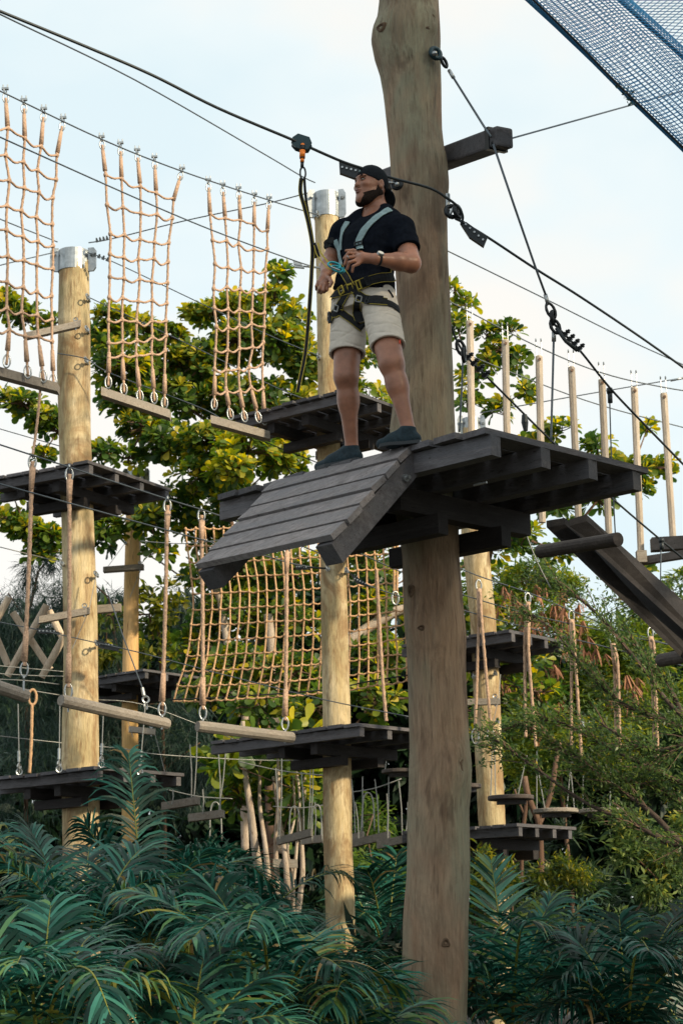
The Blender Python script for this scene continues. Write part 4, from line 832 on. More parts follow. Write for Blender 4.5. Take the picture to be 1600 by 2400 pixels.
# ================================================================== greenery
GREEN = {
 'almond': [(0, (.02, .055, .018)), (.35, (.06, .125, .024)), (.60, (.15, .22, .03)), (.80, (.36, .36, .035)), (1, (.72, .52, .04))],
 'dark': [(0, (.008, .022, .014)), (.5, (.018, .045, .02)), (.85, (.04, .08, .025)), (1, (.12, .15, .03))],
 'casu': [(0, (.014, .036, .030)), (.5, (.035, .075, .055)), (.9, (.07, .12, .07)), (1, (.14, .18, .07))],
 'fine': [(0, (.04, .085, .035)), (.5, (.11, .17, .055)), (.85, (.24, .30, .08)), (1, (.45, .36, .05))],
 'shade': [(0, (.004, .012, .008)), (.6, (.010, .026, .015)), (1, (.025, .05, .02))],  # undergrowth: shade in the gaps between fronds, put into the leaf colour
 'pinnate': [(0, (.05, .11, .025)), (.5, (.16, .24, .04)), (.85, (.36, .38, .05)), (1, (.55, .46, .06))],
 'palm': [(0, (.004, .022, .014)), (.40, (.010, .060, .040)), (.66, (.055, .23, .175)), (.84, (.14, .24, .055)), (.95, (.30, .29, .06)), (1, (.30, .20, .085))],  # teal stop paints the sky's sheen into some leaflets
 'bush': [(0, (.02, .045, .015)), (.5, (.06, .10, .02)), (.85, (.17, .19, .025)), (1, (.38, .33, .04))],
}
for k, v in GREEN.items():
    M['lf_' + k] = leafmat(k + '_leaf', v, (.36 if k == 'palm' else .45), .25 if k in ('palm', 'dark', 'casu') else .48)
M['lf_palm'].node_tree.nodes['Principled BSDF'].inputs['Specular IOR Level'].default_value = .28


M['bark_dark'] = wood('dark_bark', (.06, .042, .034), (.12, .09, .075), (.02, .015, .012), None, (3, 3, 3), 3, .9, .5, .1)
M['pod'] = plain('brown_seed_pod', (.27, .12, .065), .8, 0, 8, .4)
LA = np.array([[0, 0, 0], [-.17, .32, .03], [0, .32, -.02], [.17, .32, .03], [-.40, .66, .04], [0, .66, -.04], [.40, .66, .04], [-.40, .86, .0], [0, .88, -.07], [.40, .86, .0], [-.16, .99, -.07], [.16, .99, -.07]])
LAF = np.array([[0, 2, 1], [0, 3, 2], [1, 2, 5], [1, 5, 4], [2, 3, 6], [2, 6, 5], [4, 5, 8], [4, 8, 7], [5, 6, 9], [5, 9, 8], [7, 8, 10], [8, 9, 11], [8, 11, 10]])
LT = np.array([[0, 0, 0], [-.28, .42, .05], [0, .42, -.02], [.28, .42, .05], [-.36, .74, .03], [0, .75, -.05], [.36, .74, .03], [0, 1, -.10]])
LF = np.array([[0, 2, 1], [0, 3, 2], [1, 2, 5], [1, 5, 4], [2, 3, 6], [2, 6, 5], [4, 5, 7], [5, 6, 7]])
def norm(a): return a / np.maximum(1e-9, np.linalg.norm(a, axis=-1, keepdims=True))
def leaves_mesh(name, pos, d, up, ln, wd, mat, tint, simple=False, off=(0, 0, 0)):
    d = norm(d); s_ = norm(np.cross(d, up)); n = np.cross(s_, d); N = len(pos)
    if simple: T = np.array([[0, 0, 0], [-.3, .5, .05], [.3, .5, .05], [0, 1, -.06]]); Fc = np.array([[0, 2, 3, 1]])
    else: T, Fc = (LA, LAF) if 'almond' in mat.name else (LT, LF)
    V = pos[:, None] + s_[:, None] * (T[None, :, 0, None] * wd[:, None, None]) + d[:, None] * (T[None, :, 1, None] * ln[:, None, None]) + n[:, None] * (T[None, :, 2, None] * ln[:, None, None])
    F = (Fc[None] + (np.arange(N) * len(T))[:, None, None]).reshape(-1, Fc.shape[1])
    return npmesh(name, V.reshape(-1, 3) - np.array(off), F, mat, np.repeat(tint, len(Fc)))
def limbs(par, roots, targets, r_tip, mat, name='trunk', jit=.06, power=.42, tdir=None, maxr=.2):
    """grow a branching skeleton from root polyline to target points; returns nothing, links one mesh"""
    nodes = [Vector(p) for p in roots]; parent = [i - 1 for i in range(len(nodes))]
    tg = sorted([Vector(t) for t in targets], key=lambda t: min((t - n).length for n in nodes))
    for t in tg:
        best = min(range(len(nodes)), key=lambda i: (nodes[i] - t).length + (.35 * max(0, nodes[i].z - t.z)))
        a = nodes[best]; L = (t - a).length; k = max(1, int(L / .45)); prev = best
        for i in range(1, k + 1):
            q = lerp(a, t, i / k)
            if i < k: q = q + Vector(RNG.normal(0, jit * min(1, L), 3)) + Vector((0, 0, .10 * L * math.sin(math.pi * i / k)))
            nodes.append(q); parent.append(prev); prev = len(nodes) - 1
    cnt = [0] * len(nodes); ch = [[] for _ in nodes]
    for i, p in enumerate(parent):
        if p >= 0: ch[p].append(i)
    for i in range(len(nodes) - 1, -1, -1): cnt[i] = max(1, sum(cnt[c] for c in ch[i]))
    rad = [min(maxr, r_tip * c ** power) for c in cnt]
    mb = MB(); starts = [(0, -1)]
    while starts:
        i, p = starts.pop(); pts = []; rs = []
        if p >= 0: pts.append(nodes[p]); rs.append(rad[i])
        while True:
            pts.append(nodes[i]); rs.append(rad[i])
            if not ch[i]: break
            best = max(ch[i], key=lambda c: cnt[c])
            for c in ch[i]:
                if c != best: starts.append((c, i))
            i = best
        if len(pts) > 1: rs[-1] *= .6; mb.tube(pts, rs, 7, True)
    part(name, mb, mat, par, True)
    return nodes
def rosettes(blobs, size, nl, yel_base=0.0, depth=1.2, spread=.9):
    """returns rosette centres, axes, tints for a set of picture-space crown masses given as real ellipsoids"""
    Pn, D, T, Cn = [], [], [], []
    for (cx, cy, rx, ry, Y, n, yel) in blobs:
        c = np.array(P(cx, cy, Y)); k = Y / FPX; ax = np.array([rx * k, max(rx, ry) * k * depth, ry * k])
        for _ in range(int(n * (1.2 if cx > 1040 else 2.1))):
            u = RNG.normal(size=3); u /= np.linalg.norm(u); rr = RNG.uniform(.35, 1) ** .5
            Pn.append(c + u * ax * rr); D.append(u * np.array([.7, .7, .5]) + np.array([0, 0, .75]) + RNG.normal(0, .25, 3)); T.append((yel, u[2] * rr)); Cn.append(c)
    return np.array(Pn), norm(np.array(D)), T, np.array(Cn)
def rosette_leaves(Pn, D, T, size, nl, jitter=.15):
    pos, d, up, ln, ti = [], [], [], [], []
    for p, a, (yel, h) in zip(Pn, D, T):
        t1 = np.cross(a, [0, 0, 1.0]); t1 = t1 / max(1e-6, np.linalg.norm(t1)) if np.linalg.norm(t1) > 1e-3 else np.array([1., 0, 0]); t2 = np.cross(a, t1)
        n = int(nl * RNG.uniform(.7, 1.25)); ph = RNG.uniform(0, 6.28); young = RNG.uniform() < yel
        for k in range(n):
            b = ph + 2.4 * k; el = lerp(.1, 1.15, k / n) + RNG.normal(0, .15)
            dd = (t1 * math.cos(b) + t2 * math.sin(b)) * math.cos(el) + a * math.sin(el); dd[2] -= .12
            pos.append(p + dd * size * .12); d.append(dd); up.append(a + RNG.normal(0, .3, 3))
            s = size * RNG.uniform(.7, 1.15) * (1 - .25 * k / n); ln.append(s)
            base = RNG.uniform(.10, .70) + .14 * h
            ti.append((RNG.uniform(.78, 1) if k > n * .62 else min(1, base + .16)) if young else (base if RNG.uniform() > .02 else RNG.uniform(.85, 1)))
    return map(np.array, (pos, d, up, ln, ti))
def twigs(par, Pn, Cn, r=.006, mat=None, k=.55):
    mb = MB()
    for p, c in zip(Pn, Cn):
        p, c = Vector(p), Vector(c); q = lerp(c, p, 1 - k); mb.tube([c, lerp(c, p, .5) + Vector(RNG.normal(0, .03, 3)), p], [r * 1.5, r * 1.2, r], 3, False)
    part('twigs', mb, mat or M['twig'], par, stuff=True)
# ---------------------------------------------------------------- the broad-leaved tree
B1 = [ # cx, cy, rx, ry, depth, rosettes, share of young yellow, raised in sunlit parts
 (655, 642, 24, 20, 24, 5, .8), (642, 695, 26, 20, 24, 6, .8), (690, 740, 36, 26, 24, 9, .7), (552, 705, 30, 22, 24, 8, .9), (585, 725, 40, 30, 24, 11, .7), (495, 735, 34, 22, 24, 9, .9), (452, 738, 22, 20, 24, 6, .9),
 (250, 735, 18, 15, 23, 5, .8), (284, 748, 22, 18, 23, 6, .8), (242, 790, 34, 34, 23, 12, .5), (330, 772, 34, 24, 24, 10, .6), (395, 790, 38, 30, 24, 12, .5), (130, 757, 12, 12, 24, 3, .5), (25, 722, 28, 22, 24, 8, .7), (62, 745, 32, 28, 24, 9, .6), (15, 700, 16, 14, 24, 4, .6),
 (285, 850, 66, 46, 23, 24, .4), (380, 860, 66, 50, 24, 24, .4), (470, 850, 66, 56, 24, 26, .5), (560, 800, 66, 56, 24, 28, .6), (650, 800, 62, 56, 24, 26, .6), (715, 840, 50, 60, 24, 20, .7), (300, 930, 72, 46, 23.5, 24, .3), (420, 940, 76, 46, 24, 26, .4), (540, 930, 76, 50, 24, 28, .5), (640, 950, 70, 56, 24, 28, .6), (725, 960, 40, 50, 24, 14, .6),
 (340, 1000, 60, 34, 23.5, 14, .2), (400, 1040, 70, 44, 23.5, 20, .2), (490, 1040, 72, 46, 23, 24, .5), (580, 1060, 70, 46, 22.5, 24, .8), (660, 1070, 60, 46, 23, 20, .8), (470, 1120, 66, 46, 23, 20, .5), (410, 1180, 56, 50, 23.5, 16, .2), (560, 1170, 66, 46, 23, 20, .5), (480, 1240, 66, 44, 23.5, 18, .2), (540, 1100, 50, 30, 22, 12, .95),
 (8, 930, 22, 12, 23, 4, .7), (58, 950, 44, 18, 23, 9, .5), (108, 985, 38, 20, 23, 10, .5), (135, 1012, 22, 14, 23, 5, .4), (102, 1066, 14, 7, 23, 4, .5), (240, 1060, 40, 14, 23, 7, .2), (300, 1075, 40, 16, 23.5, 7, .2),
 (20, 1215, 34, 16, 23, 9, .5), (62, 1236, 36, 18, 23, 10, .5), (110, 1262, 40, 22, 23, 11, .5), (108, 1300, 36, 14, 23, 7, .2), (30, 1160, 24, 12, 23, 4, .4), (250, 1245, 40, 36, 23, 14, .2), (350, 1215, 36, 44, 23, 14, .4), (370, 1290, 36, 16, 23, 6, .2), (330, 1170, 30, 20, 23, 6, .3),
 (800, 880, 40, 60, 25, 14, .6), (860, 960, 60, 70, 25, 18, .6), (850, 820, 40, 40, 25, 10, .6),
 (1064, 672, 14, 18, 23, 4, .9), (1088, 708, 20, 16, 23, 6, .8), (1070, 765, 24, 24, 23, 8, .5), (1140, 788, 18, 16, 23, 6, .5), (1195, 775, 17, 13, 23, 5, .4), (1170, 820, 26, 20, 23, 9, .5), (1215, 845, 20, 16, 23, 6, .8), (1130, 850, 24, 20, 23, 6, .6), (1230, 915, 24, 11, 23, 6, .3), (1165, 960, 30, 17, 23, 8, .4), (1105, 885, 30, 30, 23, 10, .5), (1095, 950, 26, 20, 23, 6, .4),
 (1300, 1010, 42, 17, 23.5, 10, .8), (1250, 1030, 30, 16, 23.5, 6, .5), (1400, 1043, 34, 14, 24, 9, .4), (1425, 1086, 38, 20, 24, 10, .4), (1515, 1006, 15, 11, 24, 4, .9), (1480, 1102, 50, 22, 24, 13, .4), (1560, 1097, 34, 16, 24, 8, .7), (1470, 1142, 50, 18, 24, 10, .3), (1400, 1172, 50, 20, 24, 11, .3), (1300, 1185, 44, 24, 24, 10, .3), (1220, 1258, 60, 28, 23.5, 15, .3), (1150, 1290, 44, 34, 23.5, 12, .5), (1300, 1290, 36, 18, 24, 7, .2), (1500, 1331, 26, 8, 24, 4, .2), (1410, 1312, 30, 9, 24, 4, .2), (1345, 1240, 30, 16, 24, 6, .2)]
B2 = [(480, 1340, 56, 40, 23.5, 14, .1), (590, 1330, 70, 56, 24, 22, .15), (690, 1330, 70, 60, 24, 22, .15), (560, 1440, 76, 56, 24, 22, .2), (680, 1460, 76, 60, 24, 24, .2), (480, 1450, 40, 40, 24, 8, .1), (450, 1530, 50, 50, 24, 12, .1), (560, 1560, 70, 50, 22.5, 18, .35), (680, 1580, 66, 46, 22.5, 18, .35), (500, 1620, 66, 44, 22.5, 14, .2), (860, 1320, 66, 56, 24, 20, .4), (880, 1440, 66, 56, 24, 20, .5), (890, 1540, 60, 50, 23, 16, .3), (880, 1640, 60, 46, 22, 14, .2), (610, 1660, 80, 36, 22, 16, .3), (740, 1660, 60, 40, 22, 12, .2), (600, 1770, 80, 50, 21.5, 22, .2), (700, 1800, 60, 50, 21.5, 16, .2), (560, 1860, 60, 40, 21, 12, .2), (690, 1900, 50, 50, 21, 12, .2), (800, 1740, 60, 50, 22, 12, .2),
      (1120, 1440, 60, 50, 23.5, 14, .7), (1220, 1545, 60, 30, 22, 14, .45), (1170, 1600, 50, 40, 22, 12, .45), (1250, 1620, 60, 40, 22.5, 12, .3), (1100, 1560, 50, 50, 23, 10, .5), (1130, 1690, 60, 44, 22, 12, .3)]
B2 += [(1110, 1345, 44, 26, 26, 9, .9), (1170, 1350, 40, 22, 26, 8, .9), (1230, 1395, 40, 22, 26, 7, .8), (1290, 1345, 36, 20, 26, 6, .8), (1130, 1410, 40, 26, 26, 8, .8)]  # extra yellow masses put the sunlit glow into leaf colour
at = thing('almond_tree', 'big broad-leaved tree with yellow-green leaf rosettes filling the middle of the view', 'tree', P(640, 2150, 24))
tr_roots = [P(640, 2300, 24.6), P(636, 2100, 24.6), P(632, 1900, 24.6), P(628, 1750, 24.6), P(622, 1600, 24.6), P(612, 1500, 24.6), P(590, 1400, 24.5), P(560, 1290, 24.3), P(530, 1180, 24.2), P(510, 1080, 24.2)]
targets = [P(b[0], b[1], b[4]) for b in B1 + B2] + [P(x, y, 24.4) for x, y in ((450, 1370), (380, 1320), (320, 1285), (800, 1470), (870, 1455), (960, 1435), (1080, 1330), (1140, 1290), (1230, 1240), (1330, 1230))]
limbs(at, tr_roots, targets, .012, M['bark'], maxr=.17)
# slim trunks low in the middle
for pp, r in (([(575, 2000), (572, 1860), (577, 1720), (572, 1640), (590, 1590)], .05), ([(655, 2000), (650, 1800), (646, 1720), (640, 1560), (628, 1440)], .06), ([(560, 1680), (548, 1640), (540, 1560), (520, 1420), (505, 1380)], .05), ([(1060, 1495), (960, 1430), (880, 1460), (780, 1530), (660, 1600)], .07)):
    part('limb', MB().tube(catmull([P(x, y, 23.6) for x, y in pp], 5), r, 8), M['bark_pale'], at, True)
SZ = .172
p1, d1, t1, c1 = rosettes(B1, SZ, 9); p2, d2, t2, c2 = rosettes(B2, SZ, 9)
twigs(at, np.vstack([p1, p2]), np.vstack([c1, c2]), .008)
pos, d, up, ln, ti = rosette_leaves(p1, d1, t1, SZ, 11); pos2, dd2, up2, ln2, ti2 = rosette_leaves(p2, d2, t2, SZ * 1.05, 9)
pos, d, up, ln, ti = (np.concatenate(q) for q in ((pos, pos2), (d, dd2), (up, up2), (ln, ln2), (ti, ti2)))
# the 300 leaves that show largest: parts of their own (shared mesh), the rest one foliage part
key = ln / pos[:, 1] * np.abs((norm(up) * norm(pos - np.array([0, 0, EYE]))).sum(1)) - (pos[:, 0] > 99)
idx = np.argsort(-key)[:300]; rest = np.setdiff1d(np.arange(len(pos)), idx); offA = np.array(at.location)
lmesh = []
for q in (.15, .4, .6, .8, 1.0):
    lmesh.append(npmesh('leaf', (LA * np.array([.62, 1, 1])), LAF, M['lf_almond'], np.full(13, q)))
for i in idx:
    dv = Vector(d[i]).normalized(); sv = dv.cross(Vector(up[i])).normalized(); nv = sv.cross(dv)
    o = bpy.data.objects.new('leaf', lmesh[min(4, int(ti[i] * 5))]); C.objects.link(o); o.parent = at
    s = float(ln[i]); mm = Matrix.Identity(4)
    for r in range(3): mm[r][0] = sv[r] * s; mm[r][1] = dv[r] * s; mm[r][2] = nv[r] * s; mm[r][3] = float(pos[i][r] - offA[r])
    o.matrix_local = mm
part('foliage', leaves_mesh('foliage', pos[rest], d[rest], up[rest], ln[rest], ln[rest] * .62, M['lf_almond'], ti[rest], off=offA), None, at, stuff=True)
# ---------------------------------------------------------------- generic leaf masses
def leafmass(blobs, size, per, mat, aspect=.35, droop=.0, upb=.4, flat=.0, simple=True, tint=(.05, .8), off=(0, 0, 0), depth=1.0, name='foliage', shell=.4):
    pos, d, up, ln, ti = [], [], [], [], []
    for (cx, cy, rx, ry, Y, n) in blobs:
        c = np.array(P(cx, cy, Y)); k = Y / FPX; ax = np.array([rx * k, max(rx, ry) * k * depth, ry * k]); N = int(n * per)
        # clumps inside the mass
        nc = max(3, n // 8); cu = norm(RNG.normal(size=(nc, 3))) * RNG.uniform(shell, 1, (nc, 1)) ** .6; w_ = RNG.integers(0, nc, N)
        ctint = RNG.uniform(-.18, .18, nc)
        q = cu[w_] + RNG.normal(0, .30, (N, 3)); pos.append(c + q * ax)
        dd = norm(q) * .6 + RNG.normal(0, .6, (N, 3)); dd[:, 2] -= droop; dd[:, 2] *= (1 - flat); d.append(dd)
        uu = RNG.normal(0, .5, (N, 3)); uu[:, 2] += upb + .5; up.append(uu); ln.append(size * RNG.uniform(.6, 1.25, N)); ti.append(np.clip(RNG.uniform(tint[0], tint[1], N) + ctint[w_] + .12 * q[:, 2], 0, 1))
    pos, d, up, ln, ti = map(np.concatenate, (pos, d, up, ln, ti))
    return leaves_mesh(name, pos, d, up, ln, ln * aspect, mat, ti, simple, off)
def tree(label, base, blobs, size, per, mat, cat='tree', name='leafy_tree', trunk=None, group=None, r=.014, bark='bark', **kw):
    b = P(*base) if len(base) == 3 else Vector(base); t = thing(name, label, cat, (b.x, b.y, 0), group)
    if trunk: limbs(t, [P(*q) for q in trunk], [P(x, y, Y) for x, y, _, _, Y, _ in blobs], r, M[bark], maxr=.16)
    part('crown', leafmass(blobs, size, per, mat, off=t.location, **kw), None, t, stuff=True); return t
# feathery dark trees at the left
tree('dark feathery tree behind the crossed sticks at the far left', (60, 2150, 27), [(-30, 1480, 90, 90, 27, 60), (150, 1460, 60, 80, 27, 50), (20, 1390, 60, 50, 27, 30), (90, 1340, 40, 36, 27, 18), (60, 1450, 90, 70, 27, 60), (30, 1560, 90, 90, 27, 80), (110, 1580, 70, 90, 27, 60), (60, 1700, 120, 100, 27, 90), (60, 1850, 140, 100, 26, 90), (115, 1310, 18, 22, 27, 6)], .23, 46, M['lf_casu'], name='feathery_tree', trunk=[(60, 2200, 27), (62, 1900, 27), (64, 1650, 27), (66, 1450, 27), (90, 1340, 27)], aspect=.07, droop=.8, tint=(.0, .75), group='feathery trees behind the course')
tree('dark feathery tree between the leftmost pole and the slim orange pole', (260, 2150, 28), [(255, 1400, 40, 30, 28, 16), (230, 1480, 60, 60, 28, 40), (260, 1600, 70, 80, 28, 60), (250, 1740, 90, 90, 28, 70), (380, 1650, 80, 90, 28, 70), (400, 1790, 100, 90, 27, 90), (470, 1740, 80, 80, 27, 60), (150, 1330, 30, 24, 28, 8), (200, 1350, 30, 30, 28, 10), (430, 1410, 24, 30, 28, 12), (455, 1470, 30, 40, 28, 14)], .23, 46, M['lf_casu'], name='feathery_tree', trunk=[(300, 2200, 28), (300, 1900, 28), (290, 1650, 28), (260, 1420, 28)], aspect=.07, droop=.8, tint=(.0, .75), group='feathery trees behind the course')
tree('yellow-lit bush of round leaves seen right of the slim orange pole', (380, 2100, 27), [(380, 1390, 34, 26, 26, 10), (350, 1440, 40, 36, 26, 14), (400, 1430, 30, 30, 26, 10), (250, 1440, 24, 40, 26, 10), (250, 1510, 30, 34, 26, 12), (360, 1500, 50, 40, 26, 16)], .17, 9, M['lf_bush'], name='round_leaved_tree', trunk=[(390, 2150, 27), (385, 1800, 27), (375, 1500, 26.5), (365, 1420, 26)], aspect=.62, simple=False, tint=(.35, 1.0), bark='bark')
# ---------------------------------------------------------------- trees at the right
PB = [(1150, 1370, 60, 40, 25, 40), (1230, 1370, 50, 40, 25, 34), (1320, 1390, 50, 34, 25, 30), (1200, 1450, 70, 50, 25, 44), (1310, 1480, 70, 60, 24, 54), (1420, 1500, 80, 60, 24, 60), (1530, 1530, 80, 70, 24, 60), (1160, 1540, 50, 50, 24.5, 30), (1300, 1600, 80, 60, 24, 60), (1420, 1620, 80, 60, 24, 60), (1530, 1660, 80, 70, 24, 60), (1180, 1680, 70, 60, 24, 44), (1290, 1720, 80, 60, 23.5, 56), (1410, 1750, 80, 60, 23.5, 50), (1250, 1340, 40, 26, 25, 16), (1230, 1810, 70, 50, 24, 40), (1550, 1420, 60, 40, 24, 26), (1580, 1350, 20, 16, 24, 6)]
pt = tree('light green feathery-leaved tree with brown seed pods, right of the pale pole', (1330, 2150, 24.5), PB, .12, 34, M['lf_pinnate'], name='pod_tree', trunk=[(1345, 2300, 24.5), (1340, 2100, 24.5), (1325, 1950, 24.5), (1312, 1820, 24.5), (1300, 1650, 24.5), (1290, 1500, 24.5)], aspect=.42, flat=.55, droop=.1, tint=(.1, .85), r=.012)
pods = []
for (cx, cy, w_, h_, n) in [(1180, 1395, 26, 22, 7), (1215, 1420, 40, 26, 10), (1290, 1400, 36, 30, 9), (1310, 1450, 40, 26, 10), (1360, 1480, 36, 24, 8), (1200, 1600, 30, 16, 6), (1255, 1610, 30, 16, 7), (1290, 1560, 20, 12, 4), (1270, 1700, 26, 20, 5), (1230, 1470, 30, 16, 6), (1380, 1520, 30, 20, 6), (1330, 1420, 30, 20, 6), (1270, 1440, 24, 20, 6), (1440, 1640, 26, 30, 5), (1480, 1600, 26, 26, 5), (1300, 1640, 30, 20, 5)]:
    for _ in range(n): pods.append((cx + RNG.normal(0, w_ * .6), cy + RNG.normal(0, h_ * .6)))
pm = []
for v in range(3):
    mb = MB()
    for k in range(9):
        a = RNG.uniform(0, 6.28); o_ = Vector((math.cos(a), math.sin(a), 0)) * RNG.uniform(.01, .05); L = RNG.uniform(.13, .24); s_ = Vector((math.cos(a + 1.5), math.sin(a + 1.5), 0)) * .011
        tp = o_ * 2.2 - Z3 * L; mb.add([o_ * .3, o_ - Z3 * L * .3 - s_, o_ - Z3 * L * .3 + s_, tp - s_ * .8 + Z3 * .03, tp + s_ * .8 + Z3 * .03, tp], [(0, 1, 2), (1, 3, 4, 2), (3, 5, 4)])
    pm.append(mb.mesh('seed_pods', M['pod']))
for i, (x, y) in enumerate(pods[:110]):
    o = bpy.data.objects.new('seed_pods', pm[i % 3]); C.objects.link(o); o.parent = pt; o.location = P(x, y, 23.2 + RNG.uniform(-.4, .8)) - pt.location; o.rotation_euler = (RNG.normal(0, .2), RNG.normal(0, .2), RNG.uniform(0, 6)); s = RNG.uniform(.7, 1.2); o.scale = (s, s, s)
# forked bare trunk under the discs
t = thing('forked_sapling', 'thin forked trunk rising behind the round seats right of the pale pole', 'sapling', P(1264, 2060, 20))
for pp, r in (([(1268, 2080), (1266, 1990), (1262, 1930), (1248, 1895), (1235, 1860), (1228, 1820)], .035), ([(1263, 1932), (1280, 1890), (1292, 1850), (1300, 1800), (1310, 1740)], .028), ([(1222, 2070), (1222, 1990), (1228, 1920), (1235, 1870)], .022), ([(1228, 1910), (1215, 1880), (1205, 1850)], .012)):
    part('trunk', MB().tube(catmull([P(x, y, 20) for x, y in pp], 4), r, 8), M['bark'], t, True)
# fine-leaved boughs reaching in from the right
ft = thing('fine_leaved_tree', 'fine-leaved tree whose dark boughs sweep in from the right edge in front of the loops', 'tree', P(2000, 2200, 14))
boughs = [([(1980, 2160), (1750, 1960), (1600, 1985), (1500, 1940), (1370, 1880), (1240, 1790), (1170, 1740), (1110, 1700)], 60), ([(1750, 1960), (1640, 1860), (1520, 1800), (1400, 1740), (1300, 1690), (1200, 1700)], 55), ([(1980, 2160), (1760, 1760), (1600, 1680), (1500, 1560), (1400, 1440), (1320, 1380), (1270, 1350)], 70), ([(1760, 1760), (1650, 1720), (1560, 1690), (1460, 1650), (1380, 1580), (1300, 1480), (1240, 1440)], 60), ([(1760, 1760), (1680, 1560), (1620, 1460), (1560, 1400), (1500, 1420), (1440, 1380)], 50), ([(1750, 1960), (1650, 1930), (1560, 1860), (1460, 1830), (1370, 1800)], 50), ([(1980, 2160), (1750, 2080), (1640, 2040), (1560, 1980), (1480, 1920)], 40), ([(1600, 1680), (1560, 1600), (1520, 1560), (1470, 1480)], 30), ([(1650, 1720), (1560, 1760), (1480, 1740), (1400, 1690)], 36), ([(1600, 1985), (1520, 1900), (1420, 1830), (1340, 1770), (1290, 1740)], 40)]
fp, fd, fu, fl, fti = [], [], [], [], []; tb = MB()
for bi, (pp, n) in enumerate(boughs):
    Y = 13.2 + .35 * (bi % 4); pts = catmull([P(x, y, Y + .12 * j) for j, (x, y) in enumerate(pp)], 8)
    part('bough', MB().tube(pts, [lerp(.026, .005, i / len(pts)) for i in range(len(pts))], 6), M['bark_dark'], ft, True)
    for k in range(n):
        i = int(RNG.uniform(.12, .999) * (len(pts) - 1)); q = pts[i]; tdir = (pts[min(i + 1, len(pts) - 1)] - pts[max(0, i - 1)]).normalized()
        sd_ = Vector((RNG.normal(0, .3), RNG.normal(0, 1.0), RNG.normal(0, .5) + .1)); L = RNG.uniform(.12, .42); e = (tdir * 1.0 + sd_ * .6).normalized(); bend = Vector((0, 0, -.1))
        tw = [q, q + e * L * .5, q + e * L + bend * L]; tb.tube(tw, [.005, .004, .002], 3, False)
        for _ in range(int(L * 125)):
            f = RNG.uniform(.1, 1.05); c = np.array(lerp(q, tw[2], f)) + RNG.normal(0, .03, 3); fp.append(c); fd.append(np.array(e) + RNG.normal(0, .7, 3)); fu.append(np.array([RNG.normal(0, .5), RNG.normal(0, .5), 1.0])); fl.append(RNG.uniform(.032, .056)); fti.append(min(1, RNG.uniform(.05, .75) + (.5 if RNG.uniform() < .03 else 0)))
part('twigs', tb, M['twig'], ft, stuff=True)
top = [Vector(q) for q in [(4.6, 12.6, 0), (4.7, 12.4, 2.2), (5.0, 12.0, 4.5), (5.6, 11.2, 6.5)]]
crown = [(5.8, 6.4, 8.4, 2.0), (5.4, 7.4, 7.0, 1.6), (6.6, 5.6, 9.6, 1.9), (6.4, 7.6, 10.2, 1.8), (5.0, 6.4, 6.4, 1.5), (6.2, 8.0, 5.6, 1.4), (6.4, 5.2, 7.4, 1.6), (5.2, 7.2, 9.4, 1.5), (6.0, 6.6, 11.4, 1.6), (5.0, 5.6, 4.8, 1.8), (6.2, 7.2, 4.4, 1.8), (4.5, 6.8, 4.4, 1.5), (7.4, 6.0, 5.0, 1.8), (5.2, 8.4, 4.0, 1.5)]  # unseen crown out of view, shaped to shade the man, deck and palms
limbs(ft, top, [c[:3] for c in crown], .03, M['bark'], 'limb')
cp, cdn, cl = [], [], []
for (x, y, z, r) in crown:
    u = norm(RNG.normal(size=(1500, 3))) * RNG.uniform(.3, 1, (1500, 1)) ** .5 * r; u[:, 2] *= .75; cp.append(u + np.array([x, y, z])); cdn.append(norm(RNG.normal(size=(1500, 3)))); cl.append(RNG.uniform(.12, .22, 1500))
cp, cdn, cl = map(np.concatenate, (cp, cdn, cl)); part('crown', leaves_mesh('crown', cp, cdn, RNG.normal(size=cp.shape) + np.array([0, 0, 1]), cl, cl * .6, M['lf_fine'], RNG.uniform(.05, .8, len(cp)), True, ft.location), None, ft, stuff=True)
fp, fd, fu, fl, fti = map(np.array, (fp, fd, fu, fl, fti)); print('fine leaves', len(fp))
part('foliage', leaves_mesh('foliage', fp, fd, fu, fl, fl * .68, M['lf_fine'], fti, True, ft.location), None, ft, stuff=True)
